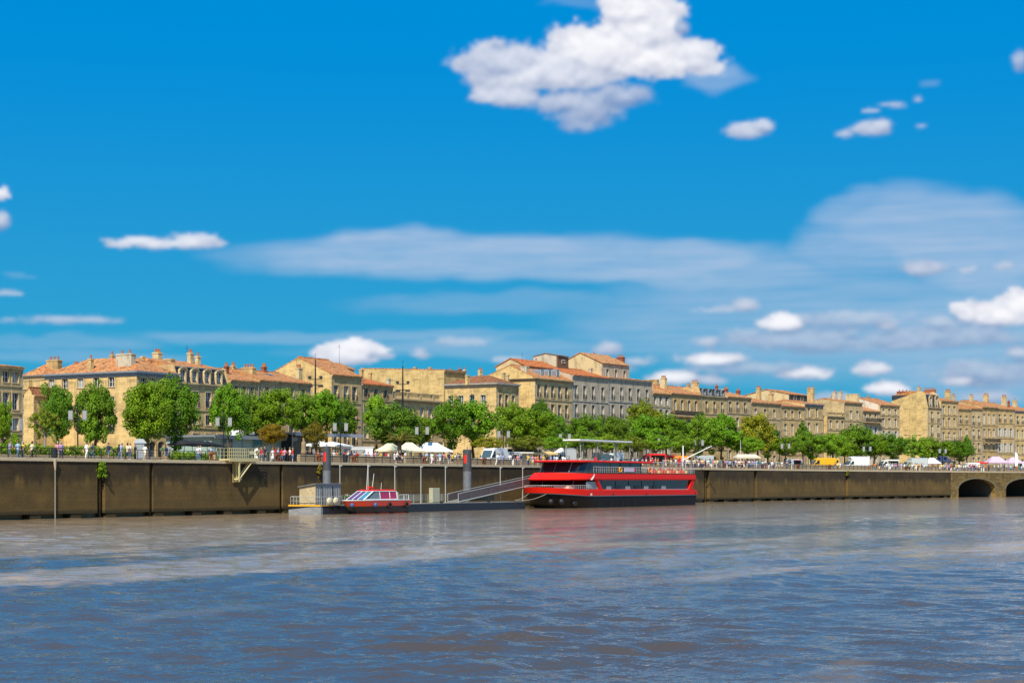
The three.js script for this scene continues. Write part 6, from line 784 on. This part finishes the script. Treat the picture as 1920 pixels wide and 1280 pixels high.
// ================================================================ people on the quay
// bodies: tapered limbs joined by a smooth minimum, meshed as one skin; clothes and hair follow the same limbs a little larger
function skinned(caps, k, cell, cut) {
  const V = (a) => new THREE.Vector3(...a), C = caps.map(([a, b, r0, r1]) => ({ a: V(a), d: V(b).sub(V(a)), r0, r1, l: V(b).sub(V(a)).lengthSq() }));
  const lo = [1e9, 1e9, 1e9], hi = [-1e9, -1e9, -1e9]; for (const [a, b, r0, r1] of caps) for (const [p, r] of [[a, r0], [b, r1]]) for (let i = 0; i < 3; i++) { lo[i] = Math.min(lo[i], p[i] - r - cell * 2); hi[i] = Math.max(hi[i], p[i] + r + cell * 2); }
  const n = [0, 1, 2].map((i) => Math.ceil((hi[i] - lo[i]) / cell) + 1), id = (x, y, z) => x + n[0] * (y + n[1] * z), val = new Float32Array(n[0] * n[1] * n[2]), P = new THREE.Vector3(), Q = new THREE.Vector3();
  const sdf = (x, y, z) => { let s = 9; P.set(x, y, z); for (const c of C) { Q.subVectors(P, c.a); const t = c.l ? clamp(Q.dot(c.d) / c.l) : 0; const d = Q.addScaledVector(c.d, -t).length() - mixn(c.r0, c.r1, t), h = clamp(.5 + .5 * (s - d) / k); s = mixn(s, d, h) - k * h * (1 - h); } return cut ? Math.max(s, cut(x, y, z)) : s; };
  for (let z = 0; z < n[2]; z++) for (let y = 0; y < n[1]; y++) for (let x = 0; x < n[0]; x++) val[id(x, y, z)] = sdf(lo[0] + x * cell, lo[1] + y * cell, lo[2] + z * cell);
  const vid = new Int32Array(val.length).fill(-1), pos = [], idx = [];
  for (let z = 0; z < n[2] - 1; z++) for (let y = 0; y < n[1] - 1; y++) for (let x = 0; x < n[0] - 1; x++) {
    let m = 0, sx = 0, sy = 0, sz = 0, c = 0; const g = []; for (let q = 0; q < 8; q++) { g[q] = val[id(x + (q & 1), y + (q >> 1 & 1), z + (q >> 2))]; if (g[q] < 0) m |= 1 << q; } if (m === 0 || m === 255) continue;
    for (const [a, b] of [[0, 1], [2, 3], [4, 5], [6, 7], [0, 2], [1, 3], [4, 6], [5, 7], [0, 4], [1, 5], [2, 6], [3, 7]]) if ((g[a] < 0) !== (g[b] < 0)) { const t = g[a] / (g[a] - g[b]); sx += mixn(a & 1, b & 1, t); sy += mixn(a >> 1 & 1, b >> 1 & 1, t); sz += mixn(a >> 2, b >> 2, t); c++; }
    vid[id(x, y, z)] = pos.length / 3; pos.push(lo[0] + (x + sx / c) * cell, lo[1] + (y + sy / c) * cell, lo[2] + (z + sz / c) * cell);
  }
  for (let z = 1; z < n[2] - 1; z++) for (let y = 1; y < n[1] - 1; y++) for (let x = 1; x < n[0] - 1; x++) { const a = val[id(x, y, z)] < 0; for (const [dx, dy, dz, u, v] of [[1, 0, 0, [0, 1, 0], [0, 0, 1]], [0, 1, 0, [0, 0, 1], [1, 0, 0]], [0, 0, 1, [1, 0, 0], [0, 1, 0]]]) { const b = val[id(x + dx, y + dy, z + dz)] < 0; if (a === b) continue; const w = (p, q) => vid[id(x - p * u[0] - q * v[0], y - p * u[1] - q * v[1], z - p * u[2] - q * v[2])], f = [w(0, 0), w(1, 0), w(1, 1), w(0, 1)]; if (f.includes(-1)) continue; if (a) idx.push(f[0], f[2], f[1], f[0], f[3], f[2]); else idx.push(f[0], f[1], f[2], f[0], f[2], f[3]); } }
  const g = new THREE.BufferGeometry(); g.setAttribute('position', new THREE.Float32BufferAttribute(pos, 3)); g.setIndex(idx); g.computeVertexNormals();
  { const p = g.attributes.position, nn = g.attributes.normal, i = 0; let out = 0; for (let q = 0; q < p.count; q++) { const e = .01; out += Math.sign(sdf(p.getX(q) + nn.getX(q) * e, p.getY(q) + nn.getY(q) * e, p.getZ(q) + nn.getZ(q) * e) - sdf(p.getX(q), p.getY(q), p.getZ(q))); } if (out < 0) { for (let q = 0; q < idx.length; q += 3) { const t = idx[q + 1]; idx[q + 1] = idx[q + 2]; idx[q + 2] = t; } g.setIndex(idx); g.computeVertexNormals(); } }
  return g;
}
function figure(o) {                                        // faces +z; y up; joints in metres for a 1.72 m adult
  const lean = o.lean ?? 0, hipY = o.hipY ?? .92, sh = [0, hipY + .50 * Math.cos(lean), .50 * Math.sin(lean)], nk = [0, sh[1] + .08, sh[2] + .01], hd = [0, nk[1] + .17, nk[2] + .03 + lean * .05];
  const arm = (s) => { const q = o.arms[s < 0 ? 0 : 1], S = [s * .19, sh[1] - .02, sh[2]], E = [S[0] + q[0], S[1] + q[1], S[2] + q[2]], Wt = [E[0] + q[3], E[1] + q[4], E[2] + q[5]]; return [S, E, Wt]; };
  const leg = (s) => { const q = o.legs[s < 0 ? 0 : 1], Hp = [s * .095, hipY - .03, 0], Kn = [Hp[0] + q[0], Hp[1] + q[1], Hp[2] + q[2]], An = [Kn[0] + q[3], Kn[1] + q[4], Kn[2] + q[5]]; return [Hp, Kn, An]; };
  const A_ = [arm(-1), arm(1)], L_ = [leg(-1), leg(1)], toe = (a) => [a[0] * 1.05, Math.max(.035, a[1] - .045), a[2] + .15];
  const torso = (e) => [[[0, hipY, 0], [0, hipY + .22, .25 * Math.sin(lean) * .9], .135 + e, .125 + e], [[0, hipY + .22, .22 * Math.sin(lean)], [0, sh[1] - .06, sh[2]], .125 + e, .145 + e], [[-.13, sh[1] - .04, sh[2]], [.13, sh[1] - .04, sh[2]], .075 + e, .075 + e]];
  const limbs = []; for (const [S, E, W] of A_) limbs.push([S, E, .052, .042], [E, W, .041, .028], [W, [W[0] + (W[0] - E[0]) * .22, W[1] + (W[1] - E[1]) * .22, W[2] + (W[2] - E[2]) * .22], .033, .036]);
  const legs = (e, cut = 1) => L_.flatMap(([H, K, A2]) => [[H, K, .085 + e, .057 + e], [K, [mixn(K[0], A2[0], cut), mixn(K[1], A2[1], cut), mixn(K[2], A2[2], cut)], .056 + e, .040 + e * 1.4]]);
  const feet = (e) => L_.map(([, , a]) => [[a[0], Math.max(.04, a[1] - .04), a[2] - .04], toe(a), .043 + e, .034 + e]);
  let skin = skinned([...torso(-.02), ...limbs, ...legs(-.005), ...feet(-.005), [nk, hd, .055, .06], [[0, hd[1] + .02, hd[2] - .01], [0, hd[1] + .06, hd[2] - .02], .092, .098], [[0, hd[1] - .05, hd[2] + .03], [0, hd[1] - .02, hd[2] + .04], .058, .062], [[0, hd[1], hd[2] + .10], [0, hd[1] - .025, hd[2] + .112], .014, .02], [[-.098, hd[1], hd[2]], [-.1, hd[1] + .03, hd[2]], .016, .02], [[.098, hd[1], hd[2]], [.1, hd[1] + .03, hd[2]], .016, .02]], .03, .03);
  const fingers = []; for (const [S, E, W] of A_) { const d = new THREE.Vector3(W[0] - E[0], W[1] - E[1], W[2] - E[2]).normalize(), sx = new THREE.Vector3(0, 0, 1).cross(d).normalize(); if (sx.lengthSq() < .1) sx.set(1, 0, 0); const c = new THREE.Vector3(...W).addScaledVector(d, .075); for (let k = 0; k < 4; k++) { const a = c.clone().addScaledVector(sx, (k - 1.5) * .019), m = a.clone().addScaledVector(d, .045), e = m.clone().addScaledVector(d, [.022, .034, .03, .016][k]).add(new THREE.Vector3(0, 0, .012)); fingers.push(rod(a.toArray(), m.toArray(), .01, .0095, 4), rod(m.toArray(), e.toArray(), .0095, .007, 4)); } const a = new THREE.Vector3(...W).addScaledVector(d, .03).addScaledVector(sx, .03), e = a.clone().addScaledVector(d, .05).addScaledVector(sx, .025); fingers.push(rod(a.toArray(), e.toArray(), .012, .008, 4)); }
  skin = merge([skin, ...fingers]);
  const sleeve = A_.map(([S, E]) => [S, [mixn(S[0], E[0], .75), mixn(S[1], E[1], .75), mixn(S[2], E[2], .75)], .064, .058]);
  const headD = (x, y, z) => z - (hd[2] + .045 - Math.max(0, y - hd[1] - .05) * 0) - Math.max(0, (y - hd[1] - .055)) * 2.5;
  return { skin, shirt: skinned([...torso(.012), ...sleeve], .03, .035), trousers: skinned([[[0, hipY + .02, 0], [0, hipY - .02, 0], .138, .13], ...legs(.016)], .02, .035), shorts: skinned([[[0, hipY + .02, 0], [0, hipY - .02, 0], .14, .135], ...L_.map(([H, K]) => [H, [mixn(H[0], K[0], .8), mixn(H[1], K[1], .8), mixn(H[2], K[2], .8)], .105, .085])], .02, .035), skirt: skinned([[[0, hipY + .05, 0], [0, hipY - .42, .02], .14, .22]], .02, .04), shoes: skinned(feet(.012), .01, .03), hair: skinned([[[0, hd[1] + .03, hd[2] - .02], [0, hd[1] + .075, hd[2] - .022], .106, .106], [[0, hd[1] - .03, hd[2] - .07], [0, hd[1] + .03, hd[2] - .05], .05, .08]], .02, .022, headD), longHair: skinned([[[0, hd[1] + .03, hd[2] - .02], [0, hd[1] + .075, hd[2] - .022], .108, .106], [[0, hd[1] - .20, hd[2] - .085], [0, hd[1] + .03, hd[2] - .05], .055, .085]], .02, .024, headD), hat: null, top: hd };
}
const down = [.03, -.27, -.01, .0, -.25, .05], downR = down, dn = (s) => [s * .05, -.27, -.01, s * .01, -.25, .06];
const FIG = {
  standing: figure({ arms: [dn(-1), dn(1)], legs: [[-.02, -.43, .01, -.01, -.40, -.01], [.02, -.43, .02, .01, -.40, 0]] }),
  chatting: figure({ arms: [[-.06, -.26, .03, .12, .02, .21], dn(1)], legs: [[-.03, -.43, .0, -.02, -.40, 0], [.03, -.43, .05, .01, -.40, .02]] }),
  walking: figure({ lean: .06, hipY: .90, arms: [[-.04, -.26, .10, 0, -.21, .14], [.04, -.25, -.12, 0, -.25, 0]], legs: [[-.01, -.41, -.12, 0, -.36, -.19], [.01, -.40, .18, 0, -.41, .05]] }),
  striding: figure({ lean: .04, hipY: .91, arms: [[-.04, -.25, -.12, 0, -.25, .02], [.04, -.26, .09, 0, -.20, .15]], legs: [[-.01, -.41, .15, 0, -.41, .03], [.01, -.42, -.08, 0, -.37, -.17]] }),
  leaning: figure({ lean: .28, hipY: .90, arms: [[-.03, -.22, .16, .04, -.10, .22], [.03, -.22, .16, -.04, -.10, .22]], legs: [[-.03, -.43, .01, 0, -.38, -.04], [.03, -.42, .04, 0, -.39, -.02]] }),
};
const SKINS = [[.52, .31, .20], [.46, .26, .16], [.56, .36, .25], [.24, .13, .075], [.36, .20, .12]].map((c) => std(c, .6)), HAIRS = [[.03, .018, .01], [.09, .05, .02], [.25, .16, .07], [.012, .01, .009], [.35, .33, .31]].map((c) => std(c, .7));
const CLOTH = { white: [.78, .77, .75], 'pale blue': [.32, .47, .66], navy: [.02, .03, .08], red: [.60, .02, .02], black: [.015, .015, .018], grey: [.25, .25, .26], pink: [.66, .28, .32], lilac: [.36, .28, .52], orange: [.72, .20, .02], yellow: [.75, .50, .06], teal: [.02, .25, .27], cream: [.66, .57, .40], denim: [.07, .13, .26], khaki: [.30, .24, .13], green: [.05, .22, .07] };
const clothMat = {}; for (const k in CLOTH) clothMat[k] = std(CLOTH[k], .85);
const shoeMat = [std([.55, .54, .52], .7), std([.03, .025, .02], .6), std([.16, .09, .05], .7)], bagMat = [std([.03, .03, .035], .7), std([.28, .06, .04], .7), std([.20, .13, .06], .7)];
const rp = rng(4242), TOPS = ['white', 'white', 'white', 'pale blue', 'navy', 'red', 'black', 'grey', 'pink', 'lilac', 'orange', 'yellow', 'teal', 'cream', 'white', 'navy'], BOTS = ['denim', 'denim', 'navy', 'black', 'khaki', 'grey', 'white', 'denim', 'cream'];
const POSE_WORD = { standing: 'standing', chatting: 'gesturing', walking: 'walking', striding: 'striding', leaning: 'leaning' };
function person(px, t, where, o = {}) {
  const p = locate(px, t), pose = o.pose ?? pick(['standing', 'chatting', 'walking', 'striding', 'walking', 'standing'], rp), fg = FIG[pose], kid = o.kid ?? rp() < .07, top = o.top ?? pick(TOPS, rp), bot = o.bot ?? pick(BOTS, rp), low = o.low ?? pick(['trousers', 'trousers', 'shorts', 'shorts', 'skirt'], rp), lower = pose === 'walking' || pose === 'striding' || pose === 'leaning' ? (low === 'skirt' ? 'shorts' : low) : low, hair = o.hair ?? pick(['hair', 'hair', 'longHair'], rp), hue = Math.floor(rp() * 5), hc = ['dark', 'brown', 'fair', 'black', 'grey'][hue];
  const turn = o.turn ?? (pose === 'walking' || pose === 'striding' ? p.a + (rp() < .5 ? Math.PI / 2 : -Math.PI / 2) + rr(-.3, .3, rp) : pose === 'leaning' ? p.a + rr(-.2, .2, rp) : rr(0, 6.28, rp)), bag = o.bag ?? rp() < .22;
  const g = thing('person', `${hc}-haired ${kid ? 'child' : 'person'} in ${top.replace(' ', '-')} top and ${bot} ${lower}${bag ? ', bag,' : ''} ${POSE_WORD[pose]} ${where}`, 'person', spot(p, QUAY + (t < .9 ? .015 : -.01)), turn, 'people ' + where), s = (kid ? .66 : rr(.94, 1.05, rp)); g.scale.setScalar(s);
  mesh('body', fg.skin, SKINS[Math.floor(rp() * 5)], g); mesh('shirt', fg.shirt, clothMat[top], g); mesh(lower, fg[lower], clothMat[bot], g); mesh('shoes', fg.shoes, pick(shoeMat, rp), g); mesh('hair', fg[hair], HAIRS[hue], g);
  if (bag) { const b = pick(bagMat, rp); mesh('bag', cached('bag', () => rbx(-.15, .15, 1.0, 1.38, -.3, -.14, .06)), b, g); }
  return g;
}
// the people one can single out, then the market crowd, as dense as in the photograph
for (const [px, t, top, bot, low, pose] of [[16, 2.2, 'lilac', 'grey', 'trousers', 'leaning'], [33, 1.8, 'pale blue', 'denim', 'trousers', 'walking'], [41, 1.9, 'yellow', 'denim', 'trousers', 'walking'], [59, 2.0, 'cream', 'black', 'trousers', 'walking'], [107, 2.4, 'pink', 'grey', 'shorts', 'standing'], [114, 2.0, 'lilac', 'navy', 'trousers', 'chatting'], [162, 1.8, 'white', 'white', 'trousers', 'walking'], [173, 1.9, 'navy', 'denim', 'trousers', 'striding']]) person(px, t, 'before the clipped hedges', { top, bot, low, pose, kid: false });
person(67, 9, 'on the path behind the hedge', { top: 'black', bot: 'grey', low: 'trousers', kid: false });
for (const [px, t, top, bot, low] of [[203, 2.0, 'navy', 'denim', 'shorts'], [222, 2.4, 'black', 'denim', 'trousers'], [227, 1.8, 'pale blue', 'grey', 'trousers'], [238, 2.0, 'cream', 'denim', 'trousers'], [244, 1.8, 'white', 'denim', 'shorts'], [253, 2.2, 'black', 'black', 'trousers'], [271, 1.6, 'white', 'cream', 'shorts'], [304, 1.9, 'green', 'khaki', 'shorts'], [311, 1.8, 'navy', 'denim', 'shorts'], [316, 2.4, 'grey', 'black', 'trousers']]) person(px, t, 'near the grey kiosk and barriers', { top, bot, low, kid: false });
for (const [px, t, top, bot, low, pose] of [[371, 1.6, 'white', 'denim', 'trousers', 'chatting'], [375, 1.9, 'white', 'denim', 'trousers', 'standing'], [394, 2.4, 'pale blue', 'khaki', 'trousers', 'leaning'], [484, 2.6, 'navy', 'denim', 'shorts', 'walking'], [490, 1.6, 'red', 'denim', 'shorts', 'standing'], [497, 1.7, 'black', 'black', 'shorts', 'standing'], [511, 2.0, 'white', 'white', 'skirt', 'standing'], [516, 2.6, 'red', 'denim', 'shorts', 'chatting'], [521, 3.4, 'pale blue', 'khaki', 'shorts', 'standing'], [528, 3.0, 'red', 'denim', 'shorts', 'standing'], [533, 2.0, 'pink', 'black', 'trousers', 'walking'], [543, 1.5, 'white', 'black', 'trousers', 'standing'], [548, 3.4, 'red', 'denim', 'shorts', 'standing']]) person(px, t, 'beside the cream steel platform', { top, bot, low, pose, kid: false });
function crowd(n, px0, px1, t0, t1, where) { for (let k = 0; k < n; k++) person(mixn(px0, px1, (k + rp()) / n), rr(t0, t1, rp), where); }
crowd(12, 572, 606, 8, 12, 'under the grey café roof'); crowd(16, 622, 690, 7.4, 10, 'by the café terrace'); crowd(5, 640, 720, 7, 9, 'by the white stall trailer'); crowd(6, 740, 760, 1.5, 3.5, 'on the walkway by the palm'); crowd(8, 700, 770, 6.6, 7.8, 'before the cream market tents');
person(743, 1.5, 'at the railing before the palm', { pose: 'leaning', top: 'white', bot: 'black' }); person(750, 1.4, 'at the railing before the palm', { pose: 'standing', top: 'black', bot: 'navy' });
crowd(9, 786, 842, 1.5, 4.6, 'before the large white tent'); crowd(7, 842, 868, 2, 8, 'under the round tree'); crowd(9, 925, 1000, 1.4, 3.6, 'before the white van'); crowd(12, 985, 1062, 1.5, 4.5, 'above the gangway'); crowd(7, 1000, 1062, 6.6, 7.8, 'by the ochre fruit stall');
crowd(5, 1086, 1170, 2.2, 4, 'under the white boarding canopy'); crowd(14, 1180, 1262, 1.4, 4.6, 'near the red vans'); crowd(6, 1190, 1250, 6.6, 7.6, 'at the red van hatch'); crowd(27, 1262, 1345, 1.3, 4.8, 'near the white boom'); crowd(26, 1335, 1400, 1.3, 4.8, 'before the cream-awning stall'); crowd(12, 1345, 1425, 6.6, 8, 'at the cream-awning stall counter'); crowd(14, 1400, 1430, 1.3, 4.8, 'near the thin white mast'); crowd(10, 1430, 1460, 1.4, 4.6, 'before the grey stall van');
crowd(5, 1452, 1486, 1.4, 4.6, 'near the red hatch'); crowd(4, 1566, 1584, 1.4, 4.4, 'beside the yellow van'); person(1629, 2.4, 'past the refrigerated truck', { top: 'red', bot: 'grey', pose: 'standing' }); crowd(6, 1640, 1664, 1.4, 4.6, 'before the ivory food van'); crowd(20, 1664, 1735, 1.3, 4.8, 'before the grey box truck'); crowd(5, 1726, 1764, 6.6, 7.8, 'at the white tent'); person(1769, 6.9, 'at the navy tent', { top: 'orange', bot: 'navy' });
crowd(12, 1762, 1800, 1.3, 4.8, 'before the navy tent'); crowd(20, 1790, 1852, 1.3, 4.8, 'above the stone arches'); crowd(6, 1850, 1900, 1.4, 4.6, 'before the lilac tents'); crowd(6, 1893, 1925, 1.3, 4.8, 'by the van beside lilac tents');

renderer.render(scene, camera);
